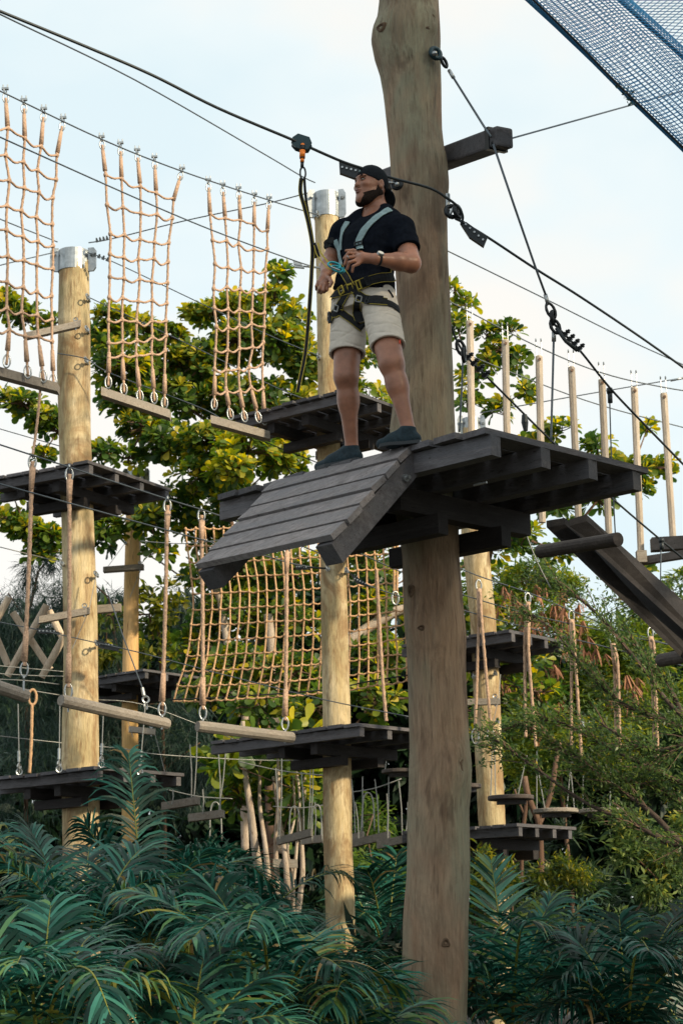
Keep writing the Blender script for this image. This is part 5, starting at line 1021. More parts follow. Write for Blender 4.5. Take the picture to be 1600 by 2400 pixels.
# ---------------------------------------------------------------- shrubs and undergrowth
for lab, bl, sz, mt, asp, kw in [
 ('yellow-green shrub at the foot of the pale right pole', [(1110, 2030, 40, 50, 17, 30), (1150, 2070, 50, 40, 17, 36), (1120, 2100, 50, 50, 17, 30)], .075, 'lf_bush', .5, dict(tint=(.2, .95))),
 ('yellow-green shrub right of the lower right deck', [(1300, 2030, 50, 34, 19, 36), (1330, 2060, 56, 40, 19, 36), (1280, 2090, 50, 40, 19, 30)], .075, 'lf_bush', .5, dict(tint=(.2, .95))),
 ('pale leafy shrub low at the right edge', [(1460, 1930, 36, 22, 16, 12), (1520, 1950, 40, 30, 16, 16), (1480, 2000, 60, 40, 16, 26), (1560, 2010, 50, 50, 16, 30), (1540, 2060, 50, 40, 16, 24), (1590, 1960, 30, 40, 16, 16)], .10, 'lf_fine', .5, dict(tint=(.2, 1.0))),
 ('dark fern clump under the lower right deck', [(1200, 2020, 60, 30, 21, 30), (1350, 2070, 80, 40, 20, 40), (1420, 2090, 60, 40, 20, 30), (1310, 1960, 40, 20, 22, 14)], .20, 'lf_dark', .16, dict(tint=(.2, .9), flat=.6)),
 ('grey-green shrub behind the palms right of the main pole', [(1280, 2150, 70, 60, 15, 44), (1400, 2170, 80, 60, 15, 50), (1520, 2190, 80, 60, 15, 50), (1580, 2120, 40, 50, 15, 24)], .07, 'lf_fine', .5, dict(tint=(.0, .6))),
 ('bright green shrub between the tan pole and the main pole', [(870, 2010, 60, 30, 20, 26), (850, 1930, 60, 50, 22, 26), (900, 1900, 50, 60, 22, 26), (890, 2060, 60, 40, 20, 24)], .12, 'lf_pinnate', .4, dict(tint=(.0, .6), flat=.5)),
 ('leafy shrub with heart-shaped leaves under the low deck on the tan pole', [(560, 1800, 60, 50, 20.5, 10), (600, 1740, 50, 30, 20.5, 8), (700, 1760, 60, 50, 20.5, 10), (690, 1850, 60, 60, 20.5, 12)], .24, 'lf_almond', .62, dict(tint=(.2, .75), simple=False))]:
    b = bl[0]; tree(lab, (b[0], 2250, b[4]), bl, sz, 7 if sz > .2 else 16, M[mt], 'shrub', 'leafy_shrub', aspect=asp, trunk=[(b[0], 2330, b[4] + .2), (b[0], 2180, b[4] + .1)], r=.008, **kw)
# clump of pale stems
t = thing('stem_clump', 'clump of pale bare stems standing left of the tan pole above the palms', 'tree trunks', P(650, 2150, 20.5))
for pp, r in (([(612, 2160), (606, 2060), (598, 1990), (590, 1900), (574, 1800), (568, 1690)], .052), ([(634, 2160), (630, 2060), (624, 1980), (612, 1880), (606, 1780)], .034), ([(650, 2160), (650, 2060), (644, 1970), (650, 1850), (646, 1720)], .03), ([(668, 2160), (672, 2080), (666, 2000), (655, 1920), (640, 1820)], .036), ([(690, 2160), (688, 2080), (694, 1980), (700, 1860), (690, 1760)], .022), ([(698, 2160), (704, 2050), (707, 1960), (712, 1850), (722, 1740)], .03), ([(676, 2150), (684, 2060), (676, 1990), (690, 1910), (684, 1800)], .02)):
    k = 4 * (len(pp) - 1); part('stem', MB().tube(catmull([P(x + RNG.normal(0, 2), y, 20.5 + RNG.normal(0, .15)) for x, y in pp], 4), [r * lerp(1.15, .45, q / k) for q in range(k + 1)], 8), M['bark_pale'], t, True)
A, B_ = P(640, 2032, 20.3), P(697, 2034, 20.3); mb = MB(); mb.box(A, B_ - A, (0, .1, 0), (0, 0, .09)); solo('low_plank', mb, M['log'], 'grey plank nailed low across the clump of pale stems', 'plank')
# far wood closing the view behind everything
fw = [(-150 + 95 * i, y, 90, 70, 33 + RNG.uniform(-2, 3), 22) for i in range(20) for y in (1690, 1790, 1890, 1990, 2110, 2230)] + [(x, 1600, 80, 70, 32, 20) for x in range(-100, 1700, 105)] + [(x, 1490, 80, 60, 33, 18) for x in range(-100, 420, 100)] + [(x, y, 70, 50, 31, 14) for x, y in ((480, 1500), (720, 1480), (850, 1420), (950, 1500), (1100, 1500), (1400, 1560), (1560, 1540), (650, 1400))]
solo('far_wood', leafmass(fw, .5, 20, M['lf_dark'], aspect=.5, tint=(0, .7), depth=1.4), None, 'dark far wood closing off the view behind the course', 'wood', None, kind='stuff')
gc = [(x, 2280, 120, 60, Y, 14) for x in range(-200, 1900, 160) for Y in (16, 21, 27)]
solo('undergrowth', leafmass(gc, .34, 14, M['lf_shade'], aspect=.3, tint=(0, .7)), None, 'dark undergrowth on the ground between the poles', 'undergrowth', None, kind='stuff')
# ---------------------------------------------------------------- palms
def frond_mesh(pts, ll, n, rng, droop=.5, fold=.35, wd=.024, tint=(.1, .8), twist=0.0):
    """pts: rachis polyline (local). leaflets both sides, strips that droop"""
    Pq = np.array([tuple(p) for p in catmull(pts, 10)]); N = len(Pq); T = norm(np.gradient(Pq, axis=0))
    V, F, ti = [], [], []
    # rachis
    for i in range(N - 1): pass
    r0 = .013; hue = rng.uniform(-.16, .14)
    upv = np.array([0, 0, 1.0])
    for i in range(N):
        s_ = norm(np.cross(T[i], upv)); nn = np.cross(s_, T[i]); r = r0 * (1 - .85 * i / N)
        for k in range(3): a = 2.1 * k; V.append(Pq[i] + s_ * math.cos(a) * r + nn * math.sin(a) * r)
    for i in range(N - 1):
        for k in range(3): F.append((i * 3 + k, i * 3 + (k + 1) % 3, i * 3 + 3 + (k + 1) % 3, i * 3 + 3 + k)); ti.append(.93)
    n = int(n * 1.05)
    for j in range(n):
        f = .10 + .90 * (j + rng.uniform(-.2, .2)) / n; f = min(.995, max(.06, f)); x = f * (N - 1); i = min(int(x), N - 2); p = lerp(Pq[i], Pq[i + 1], x - i); t_ = T[i]
        s_ = norm(np.cross(t_, upv)); nn = np.cross(s_, t_); s_, nn = s_ * math.cos(twist) + nn * math.sin(twist), nn * math.cos(twist) - s_ * math.sin(twist)
        n2 = 0; L = ll * (math.sin(math.pi * (f * .86 + .10)) ** .7) * rng.uniform(.85, 1.1); fwd = lerp(.45, 1.5, f ** 2)
        for sg in (-1, 1):
            d = norm(s_ * sg + t_ * fwd + nn * (fold + rng.normal(0, .16)) + rng.normal(0, .10, 3)); q = p.copy(); w0 = wd * rng.uniform(.8, 1.1); tv = float(np.clip(rng.uniform(*tint) + hue, 0, .95)) if rng.uniform() > .02 else 1.0; base = len(V); K = 5
            dr = droop * rng.uniform(.8, 2.6)
            for k in range(K):
                g = k / (K - 1); sw = norm(np.cross(d, nn) ) ; w_ = w0 * (.55 + .9 * g if g < .35 else .9 * (1 - ((g - .35) / .65) ** 1.6) + .03)
                V.append(q - sw * w_ / 2); V.append(q + sw * w_ / 2); d = norm(d + np.array([0, 0, -dr * (.25 + g) * .55])); q = q + d * L / (K - 1)
            for k in range(K - 1): F.append((base + 2 * k, base + 2 * k + 1, base + 2 * k + 3, base + 2 * k + 2)); ti.append(tv)
    return npmesh('frond', np.array(V), np.array(F), M['lf_palm'], ti, True)
def palm(label, crown, fronds, ll=.42, n=42, seed=0, wd=.024, droop=.5, fill=0, flen=1.3, tint=(.1, .8)):
    rng = np.random.default_rng(seed); c = P(*crown); t = thing('palm', label, 'palm', (c.x, c.y, 0), 'palms at the foot of the poles')
    mb = MB(); mb.tube([Vector((c.x, c.y, -.1)), Vector((c.x + .02, c.y, max(.1, c.z * .6))), c + Vector((0, 0, .05))], [.10, .08, .05], 10); part('trunk', mb, M['bark'], t, True)
    for fr in fronds:
        (tx, ty, dY), bend = fr[0], fr[1]; tip = P(tx, ty, crown[2] + dY); ch = tip - c; L = ch.length
        mid1 = lerp(c, tip, .35) + Z3 * bend * L; mid2 = lerp(c, tip, .72) + Z3 * bend * L * .85
        kw = fr[2] if len(fr) > 2 else {}
        me = frond_mesh([c - c, mid1 - c, mid2 - c, tip - c], kw.get('ll', ll), int(kw.get('n', n)), rng, kw.get('droop', droop), wd=kw.get('wd', wd), tint=kw.get('tint', tint), fold=kw.get('fold', .3), twist=kw.get('twist', rng.uniform(-.3, .3)))
        o = bpy.data.objects.new('frond', me); C.objects.link(o); o.parent = t; o.location = c - t.location
    for k in range(fill):
        az = 2.4 * k + rng.uniform(0, 1); el = rng.uniform(.25, 1.1); L = flen * rng.uniform(.75, 1.15); h = Vector((math.cos(az), math.sin(az), 0))
        me = frond_mesh([Vector((0, 0, 0)), h * L * .35 * math.cos(el) + Z3 * L * .42 * math.sin(el), h * L * .75 * math.cos(el * .8) + Z3 * L * .62 * math.sin(el), h * L * (1.0 * math.cos(el * .7)) + Z3 * L * (.62 * math.sin(el) - .12)], ll, n, rng, droop, wd=wd, tint=tint, twist=rng.uniform(-.4, .4))
        o = bpy.data.objects.new('frond', me); C.objects.link(o); o.parent = t; o.location = c - t.location
    return t
palm('tall palm at the left whose upright frond stands before the slim orange pole', (345, 2230, 13.0), [((302, 1765, .2), .02, dict(ll=.46, n=52, fold=.0, twist=.0, droop=.5, tint=(.0, .5))), ((470, 2000, -.3), .10), ((40, 2050, .3), .12), ((200, 1930, -.2), .06), ((540, 2080, -.5), .12), ((100, 2100, -.6), .18), ((420, 2090, -1.2), .2), ((600, 2140, .4), .10), ((260, 2080, -1.2), .2)], .46, 44, 1, fill=1, flen=1.3)
palm('palm at the left edge with pale drooping fronds below the low left deck', (190, 2260, 11.5), [((70, 1945, .3), .08), ((-60, 1900, .6), .08, dict(tint=(.4, 1))), ((330, 1990, .4), .10), ((-40, 2020, -.4), .2), ((400, 2060, -.2), .2), ((210, 1985, 1.0), .08), ((60, 2140, -.8), .24), ((-100, 2130, .2), .2), ((300, 2120, -.9), .2)], .44, 44, 2, fill=1, flen=1.2)
palm('dark palm with an arching frond reaching left of the pale stems', (590, 2240, 15.0), [((440, 1985, -.8), .18, dict(ll=.5, n=50)), ((520, 1990, .2), .08), ((600, 2070, -.8), .12), ((700, 2150, .3), .10), ((560, 2110, -.8), .18), ((400, 2090, .3), .2)], .42, 44, 3, fill=1, flen=1.4, tint=(.0, .6))
palm('bushy palm low in the middle with yellow-tinged fronds', (640, 2400, 9.6), [((310, 2085, .2), .12, dict(tint=(.3, 1), wd=.024)), ((480, 2060, .3), .10, dict(wd=.026)), ((620, 2120, .5), .05), ((740, 2190, .4), .08, dict(tint=(.4, 1))), ((880, 2240, .2), .10), ((330, 2240, -.5), .16, dict(tint=(.3, 1))), ((450, 2200, -.9), .22), ((800, 2270, -.6), .2), ((580, 2180, -1.2), .2), ((720, 2200, .8), .1)], .36, 40, 4, fill=1, flen=.9, wd=.025)
palm('palm in the lower left corner with broad pale-tipped leaflets', (90, 2470, 8.8), [((-60, 2180, .2), .14), ((120, 2120, .4), .10), ((330, 2230, .2), .16), ((420, 2330, -.3), .2, dict(tint=(.4, .95))), ((230, 2180, .8), .1), ((-80, 2330, -.4), .2), ((260, 2380, -.8), .3), ((40, 2260, -.8), .2)], .36, 40, 5, fill=1, flen=.9, wd=.026)
palm('palm low in the centre, its fronds spreading before the tan pole', (440, 2530, 8.6), [((260, 2330, .1), .16), ((480, 2240, .5), .10), ((620, 2290, .3), .14), ((700, 2400, -.2), .2), ((360, 2250, .7), .1), ((200, 2440, -.3), .25)], .34, 38, 6, fill=1, flen=.9, wd=.025)
palm('palm between the tan pole and the main pole at the bottom edge', (860, 2480, 9.9), [((740, 2320, .3), .12), ((900, 2270, .6), .08), ((990, 2350, .3), .12), ((640, 2390, -.2), .2), ((840, 2260, 1.0), .05), ((700, 2440, -.7), .3, dict(tint=(.3, .7))), ((780, 2360, -.7), .3)], .34, 40, 7, fill=1, flen=.9)
palm('palm just right of the main pole with one tall upright bluish frond', (1200, 2420, 11.6), [((1150, 2020, .3), .04, dict(ll=.34, n=44, fold=.0, droop=.15)), ((1290, 2110, .2), .10), ((1040, 2200, .4), .14), ((1400, 2090, .3), .10, dict(tint=(.5, .95), ll=.26)), ((1100, 2250, -.4), .18), ((1380, 2240, -.5), .2), ((1240, 2160, -1.0), .18), ((1020, 2330, -.3), .2), ((1440, 2340, .1), .2)], .38, 42, 8, fill=1, flen=1.0)
palm('palm at the lower right with long drooping fronds', (1470, 2440, 10.8), [((1600, 2130, .4), .12), ((1680, 2080, .6), .14), ((1330, 2190, .2), .14), ((1450, 2150, .4), .08), ((1300, 2300, -.4), .2), ((1640, 2260, -.4), .2), ((1520, 2230, -1.0), .2), ((1260, 2380, -.3), .2)], .38, 42, 9, fill=1, flen=1.1, tint=(.0, .6))
palm('dim palm behind the main pole\'s foot between the two poles', (905, 2260, 17.5), [((800, 2060, .2), .12), ((930, 2000, .3), .06), ((1010, 2090, .2), .12), ((860, 2040, -.6), .14), ((840, 2150, -.8), .2)], .5, 44, 10, fill=1, flen=1.4, tint=(.1, .75))
palm('dark palm in the lower right corner, mostly in shade', (1640, 2500, 12.5), [((1480, 2280, .2), .14), ((1600, 2200, .4), .1), ((1700, 2260, .2), .14), ((1500, 2400, -.4), .2)], .4, 40, 11, fill=1, flen=1.1, tint=(.0, .4))
palm('small palm filling the dark gap behind the centre palms', (600, 2290, 12.2), [((520, 2170, .2), .1), ((640, 2200, .2), .06), ((720, 2230, .2), .1), ((430, 2170, .2), .16), ((560, 2170, -.8), .2)], .38, 40, 12, fill=1, flen=.9, tint=(.0, .5))
# ================================================================== the man on the deck
import openvdb as vdb
M['skin'] = plain('brown_skin', (.275, .122, .076), .42, 0, 14, .22, .2, .45)
M['shirt'] = plain('black_cotton', (.006, .008, .013), .95, 0, 40, .3, .25, .04)
M['shorts'] = plain('beige_cotton', (.56, .51, .45), .92, 0, 30, .07, .3, .12)
M['shoe'] = plain('navy_shoe_fabric', (.012, .026, .036), .75, 0, 60, .35, .3, .25)
M['cap'] = plain('black_cap_cloth', (.007, .010, .014), .9, 0, 60, .3, .2, .15)
M['beard'] = plain('black_beard_hair', (.018, .012, .010), .95, 0, 120, .5, .6, .1)
M['strap_grey'] = plain('grey_teal_webbing', (.20, .29, .31), .8, 0, 60, .2, .2)
M['teal'] = plain('turquoise_anodised', (.03, .30, .36), .35, .4)
M['eye_white'] = plain('eye_white', (.36, .32, .29), .3); M['eye_dark'] = plain('dark_iris', (.012, .008, .006), .25)
M['lip'] = plain('lip_skin', (.20, .085, .07), .45); M['gold'] = plain('watch_face', (.75, .7, .6), .25, .6)
M['red_tag'] = plain('red_tag', (.6, .07, .03), .7)
def V3(x, y, Y): return np.array(P(x, y, Y))
class Sdf:
    def __init__(s, lo, hi, h):
        s.lo = np.array(lo, float); s.h = h; s.n = np.ceil((np.array(hi) - s.lo) / h).astype(int); s.a = np.full(s.n, .2, np.float32)
    def op(s, f, lo, hi, k=.02, mode='u', pad=.05):
        i0 = np.clip(((np.array(lo) - pad - s.lo) / s.h).astype(int), 0, s.n); i1 = np.clip(((np.array(hi) + pad - s.lo) / s.h).astype(int) + 1, 0, s.n)
        if (i1 <= i0).any(): return
        ax = [s.lo[q] + s.h * np.arange(i0[q], i1[q]) for q in range(3)]
        X, Y, Z = np.meshgrid(*ax, indexing='ij', sparse=False); d = f(np.stack([X, Y, Z], -1).astype(np.float32))
        sl = tuple(slice(i0[q], i1[q]) for q in range(3)); a = s.a[sl]
        if mode == 'u': hh = np.clip(.5 + .5 * (a - d) / k, 0, 1); s.a[sl] = a + (d - a) * hh - k * hh * (1 - hh)
        elif mode == 's': d = -d; hh = np.clip(.5 - .5 * (a - d) / k, 0, 1); s.a[sl] = a + (d - a) * hh + k * hh * (1 - hh)
    def cone(s, a, b, r1, r2, k=.02, cut=None, mode='u', fold=None):
        a, b = np.array(a), np.array(b); ab = b - a; L2 = ab @ ab; R = max(r1, r2)
        def f(p):
            t = np.clip(((p - a) @ ab) / L2, 0, 1); d = np.linalg.norm(p - (a + t[..., None] * ab), axis=-1) - (r1 + (r2 - r1) * t)
            if fold is not None: d = d - fold(p)
            if cut is not None:
                for (c, n) in cut: d = np.maximum(d, (p - c) @ n)
            return d
        s.op(f, np.minimum(a, b) - R, np.maximum(a, b) + R, k, mode)
    def ell(s, c, ax, r, k=.02, mode='u', cut=None):
        c = np.array(c); A = np.array(ax, float); A = A / np.linalg.norm(A, axis=1)[:, None]; r = np.array(r)
        def f(p):
            q = (p - c) @ A.T; k0 = np.linalg.norm(q / r, axis=-1); k1 = np.linalg.norm(q / r ** 2, axis=-1); d = k0 * (k0 - 1) / np.maximum(k1, 1e-6)
            if cut is not None:
                for (cc, n) in cut: d = np.maximum(d, (p - cc) @ n)
            return d
        R = r.max(); s.op(f, c - R, c + R, k, mode)
    def loft(s, rows, l, fwd, k=.02, infl=0, cut=None, fold=None):
        """rows: (z, centre xy, half width, half depth)"""
        z = np.array([r[0] for r in rows]); cx = np.array([r[1][0] for r in rows]); cy = np.array([r[1][1] for r in rows]); A = np.array([r[2] for r in rows]); B = np.array([r[3] for r in rows])
        def f(p):
            zz = p[..., 2]; x = p[..., 0] - np.interp(zz, z, cx); y = p[..., 1] - np.interp(zz, z, cy); a = np.interp(zz, z, A) + infl; b = np.interp(zz, z, B) + infl
            u = (x * l[0] + y * l[1]) / a; v = (x * fwd[0] + y * fwd[1]) / b
            d = ((np.abs(u) ** 2.3 + np.abs(v) ** 2.3) ** (1 / 2.3) - 1) * np.minimum(a, b)
            d = np.maximum(d, np.maximum(z[0] - infl - zz, zz - z[-1] - infl))
            if fold is not None: d = d - fold(p)
            if cut is not None:
                for (c, n) in cut: d = np.maximum(d, (p - c) @ n)
            return d
        R = A.max() + infl + .03
        s.op(f, (cx.min() - R, cy.min() - R, z[0] - .03), (cx.max() + R, cy.max() + R, z[-1] + .03), k)
    def mesh(s, name, mat, off, smooth=True):
        g = vdb.FloatGrid(.2); g.copyFromArray(np.ascontiguousarray(s.a)); pts, tris, quads = g.convertToPolygons(0.0, 0.0)
        V = pts * s.h + s.lo - np.array(off)
        me = bpy.data.meshes.new(name); F = [tuple(q)[::-1] for q in quads.tolist()] + [tuple(q)[::-1] for q in tris.tolist()]
        me.from_pydata(V.tolist(), [], F); me.materials.append(mat); me.polygons.foreach_set('use_smooth', [True] * len(me.polygons)); me.update()
        return me
def wav(p, dirs, amp):
    d = 0
    for (v, f, ph, w_) in dirs: d = d + w_ * np.sin(p @ np.array(v) * f + ph + 1.3 * np.sin(p[..., 0] * 23 + p[..., 2] * 11 + ph) + .8 * np.sin(p[..., 1] * 31 - p[..., 2] * 17))
    return amp * d
up = np.array([0, 0, 1.0])
ch_f = np.array([-.62, -.78, 0]); ch_f /= np.linalg.norm(ch_f); ch_l = np.array([-ch_f[1], ch_f[0], 0])
hp_f = np.array([-.50, -.86, 0]); hp_f /= np.linalg.norm(hp_f); hp_l = np.array([-hp_f[1], hp_f[0], 0])
J = dict(pel=V3(850, 690, 10.0), hipL=V3(887, 712, 9.93), hipR=V3(819, 716, 10.07), kneL=V3(917, 852, 9.76), kneR=V3(811, 882, 10.02), ankL=V3(963, 1006, 9.84), ankR=V3(820, 1063, 10.11),
    neck=V3(884, 500, 10.02), head=V3(868, 438, 10.0), shL=V3(940, 537, 9.89), shR=V3(806, 545, 10.13), elL=V3(963, 617, 9.76), wrL=V3(882, 607, 9.64), elR=V3(776, 612, 10.14), wrR=V3(764, 641, 9.98))
FOOT = dict(L=(np.array(PZ(980, 1043, ZM)), np.array(PZ(905, 1050, ZM))), R=(np.array(PZ(842, 1083, ZM)), np.array(PZ(742, 1106, ZM))))
for _s, (_h, _t) in FOOT.items():
    _d = (_t - _h) / np.linalg.norm(_t - _h); J['ank' + _s] = _h + _d * .055 + np.array([0, 0, .095])
zt = lambda y, x=860, Y=10.0: float(P(x, y, Y).z)
def cen(x, y, Y=10.0): q = P(x, y, Y); return (q.x, q.y)
TR = [(zt(722), cen(852, 722), .165, .125), (zt(690), cen(851, 690), .172, .128), (zt(655), cen(853, 655), .170, .122), (zt(620), cen(860, 620, 10.0), .172, .120), (zt(585), cen(868, 585, 10.0), .186, .128), (zt(555), cen(873, 555, 10.0), .196, .128), (zt(530), cen(877, 530, 10.01), .180, .108), (zt(510), cen(881, 510, 10.02), .120, .078), (zt(498), cen(883, 498, 10.02), .07, .06)]
LO = np.array(P(700, 1110, 10.0)) + np.array([0, -.55, -.06]); HI = np.array(P(1010, 380, 10.0)) + np.array([.02, .45, .06])
me_off = P(860, 1075, 10.0); man = thing('person', 'man in backward black cap, black T-shirt, beige shorts and climbing harness standing on the deck', 'person', me_off)
B = Sdf(LO, HI, .0045)
B.loft(TR, ch_l, ch_f, .03)
for sd in 'LR':
    B.cone(J['hip' + sd], J['kne' + sd], .096, .074, .03); 
    k_, a_ = J['kne' + sd], J['ank' + sd]; ax_ = a_ - k_
    B.cone(k_, k_ + ax_ * .35, .063, .058, .03); B.cone(k_ + ax_ * .3, a_, .056, .037, .03)
    bk = np.array([.25, .95, 0]); B.ell(k_ + ax_ * .30 + bk * .022, [np.cross(ax_, bk), bk, ax_], (.058, .054, .12), .025)       # calf
    B.ell(k_ - bk * .035 + ax_ * .01, [np.cross(ax_, bk), bk, ax_], (.042, .038, .048), .014)                                     # kneecap
    B.cone(a_, a_ - up * .05, .036, .036, .02)
    B.cone(J['sh' + sd], J['el' + sd], .066, .055, .03); w_ = J['wr' + sd] - J['el' + sd]
    B.cone(J['el' + sd], J['el' + sd] + w_ * .4, .054, .052, .02); B.cone(J['el' + sd] + w_ * .35, J['wr' + sd], .051, .032, .02)
# neck and head
hf = np.array([-.80, -.60, .01]); hf /= np.linalg.norm(hf); hl = np.array([-hf[1], hf[0], 0]); hl /= np.linalg.norm(hl); hu = np.cross(hf, hl); hu = hu if hu[2] > 0 else -hu
H = J['head']; hp = lambda f, l, u: H + hf * f + hl * l + hu * u
B.cone(J['neck'] - up * .02, hp(-.025, 0, -.05), .066, .060, .025)
B.cone(J['neck'] + ch_l * .03, (J['shL'] + J['neck']) / 2 + up * .015, .05, .055, .04); B.cone(J['neck'] - ch_l * .03, (J['shR'] + J['neck']) / 2 + up * .015, .05, .055, .04)
B.ell(hp(-.010, 0, .030), [hf, hl, hu], (.098, .077, .095), .02)
B.ell(hp(.032, 0, -.040), [hf, hl, hu], (.066, .062, .078), .03)
B.ell(hp(.060, 0, -.094), [hf, hl, hu], (.036, .034, .026), .03)
for s_ in (1, -1):
    B.cone(hp(-.020, .056 * s_, -.058), hp(.055, .028 * s_, -.098), .022, .024, .03)   # jaw line
    B.ell(hp(.062, .040 * s_, -.012), [hf, hl, hu], (.028, .024, .018), .02)            # cheekbone
B.ell(hp(.078, 0, .040), [hf, hl, hu], (.018, .052, .012), .014)                         # brow
for s_ in (1, -1): B.ell(hp(.096, .031 * s_, .018), [hf, hl, hu], (.018, .017, .012), .010, 's')
B.cone(hp(.086, 0, .022), hp(.102, 0, -.012), .009, .013, .010); B.ell(hp(.100, 0, -.016), [hf, hl, hu], (.014, .019, .011), .008)
for s_ in (1, -1): B.ell(hp(.094, .012 * s_, -.019), [hf, hl, hu], (.011, .008, .008), .006)
B.ell(hp(.090, 0, -.046), [hf, hl, hu], (.014, .026, .010), .01)
for s_ in (1, -1):
    B.ell(hp(-.020, .077 * s_, -.002), [hf, hl, hu], (.021, .012, .033), .006); B.ell(hp(-.014, .090 * s_, .002), [hf, hl, hu], (.011, .008, .020), .004, 's')
# hands ---------------------------------------------------------------
def hand(wr, palm_c, fingers, thumb, pr=.018):
    B.cone(wr, palm_c, .028, .032, .015)
    for kn, md, tp, r in fingers:
        B.cone(lerp(palm_c, kn, .25), kn, .019, r * 1.2, .012); B.cone(kn, md, r * 1.12, r, .004); B.cone(md, tp, r, r * .85, .004)
    B.cone(lerp(wr, palm_c, .5), thumb[0], .02, .013, .012); B.cone(thumb[0], thumb[1], .0125, .011, .005); B.cone(thumb[1], thumb[2], .011, .0095, .004)
hand(J['wrL'], V3(851, 604, 9.66), [(V3(833, 594, 9.70), V3(816, 593, 9.66), V3(806, 606, 9.66), .0098), (V3(830, 602, 9.675), V3(813, 604, 9.63), V3(807, 621, 9.64), .0102), (V3(832, 611, 9.65), V3(818, 615, 9.61), V3(813, 631, 9.625), .0098), (V3(838, 619, 9.64), V3(827, 624, 9.61), V3(825, 637, 9.62), .0086)],
    (V3(846, 593, 9.72), V3(828, 587, 9.74), V3(811, 588, 9.72)))
hand(J['wrR'], V3(758, 656, 9.95), [(V3(768, 667, 9.91), V3(766, 679, 9.88), V3(759, 685, 9.91), .0098), (V3(760, 669, 9.89), V3(757, 681, 9.86), V3(752, 687, 9.90), .0102), (V3(752, 667, 9.895), V3(748, 678, 9.86), V3(746, 685, 9.90), .0098), (V3(745, 661, 9.91), V3(741, 671, 9.885), V3(741, 679, 9.91), .0086)],
    (V3(772, 653, 9.90), V3(777, 662, 9.86), V3(773, 671, 9.84)))
part('body', B.mesh('body', M['skin'], me_off), None, man)
# T-shirt -------------------------------------------------------------
hemS = [(V3(860, 686, 10.0), -up * .97 + ch_l * -.22)]
ftop = lambda p: wav(p, [((.6, 0, .8), 44, 0, .5), ((-.7, 0, .7), 62, 1, .35), ((.2, .3, .9), 95, 2, .25)], .0035)
T = Sdf(LO, HI, .005)
T.loft([(zt(700), cen(851, 700), .186, .144), (zt(672), cen(852, 672), .180, .134)] + TR[2:], ch_l, ch_f, .03, .012, hemS, ftop)
for sd, cp in (('L', V3(955, 590, 9.82)), ('R', V3(782, 588, 10.13))):
    a, b = J['sh' + sd], J['el' + sd]; n = (b - a) / np.linalg.norm(b - a)
    T.cone(a, b, .080, .077, .035, [(cp, n)], fold=ftop)
    T.cone(J['neck'], a, .055, .068, .04)
T.cone(J['neck'] + ch_l * .04, (J['shL'] + J['neck']) / 2 + up * .018, .05, .062, .04); T.cone(J['neck'] - ch_l * .04, (J['shR'] + J['neck']) / 2 + up * .018, .05, .062, .04)
T.cone(J['neck'] + up * .10 - ch_f * .02, J['neck'] - up * .012 + ch_f * .035, .075, .072, .008, mode='s')
part('t_shirt', T.mesh('t_shirt', M['shirt'], me_off), None, man)
# shorts --------------------------------------------------------------
def fsh(p):
    d = 0
    for (v, f, ph, w_) in (((.16, 0, .98), 100, 0, .7), ((-.26, .1, .95), 66, 2, .6), ((.8, .3, .5), 34, 1, .25)):
        g = p @ np.array(v) * f + ph + 1.1 * np.sin(p[..., 0] * 17 + p[..., 2] * 5 + ph) + .7 * np.sin(p[..., 1] * 23 - p[..., 2] * 9); mk = np.clip(.55 + .9 * np.sin(p[..., 0] * 37 + p[..., 2] * 13 + f) * np.cos(p[..., 1] * 29 + p[..., 2] * 21 + ph), 0, 1); d = d - w_ * mk * (1 - np.abs(np.sin(g * .5))) ** 4 + .12 * w_ * np.sin(g * .7)
    return .0095 * d
S = Sdf(LO, HI, .005)
S.loft([(zt(728), cen(852, 728), .17, .13), (zt(690), cen(851, 690), .178, .136), (zt(664), cen(853, 664), .168, .122)], hp_l, hp_f, .03, .006, [(V3(852, 668, 9.9), np.array([-.16, 0, .98]))], fsh)
for sd, tt, r0, r1 in (('L', .72, .108, .101), ('R', .70, .108, .108)):
    a = J['hip' + sd] + up * .02; b = J['kne' + sd]; cp = lerp(J['hip' + sd], b, tt); n = (b - a) / np.linalg.norm(b - a); n = n * .6 - up * .4 + np.array([0, -.12, 0]); n /= np.linalg.norm(n)
    S.cone(a, lerp(a, b, .98), r0, r1, .03, [(cp, n)], fold=fsh)
for sd, tt, r1 in (('L', .72, .087), ('R', .70, .092)):   # hollow hems
    a = J['hip' + sd]; b = J['kne' + sd]; S.cone(lerp(a, b, tt - .08), lerp(a, b, tt + .2), r1, r1, .004, mode='s')
part('shorts', S.mesh('shorts', M['shorts'], me_off), None, man)
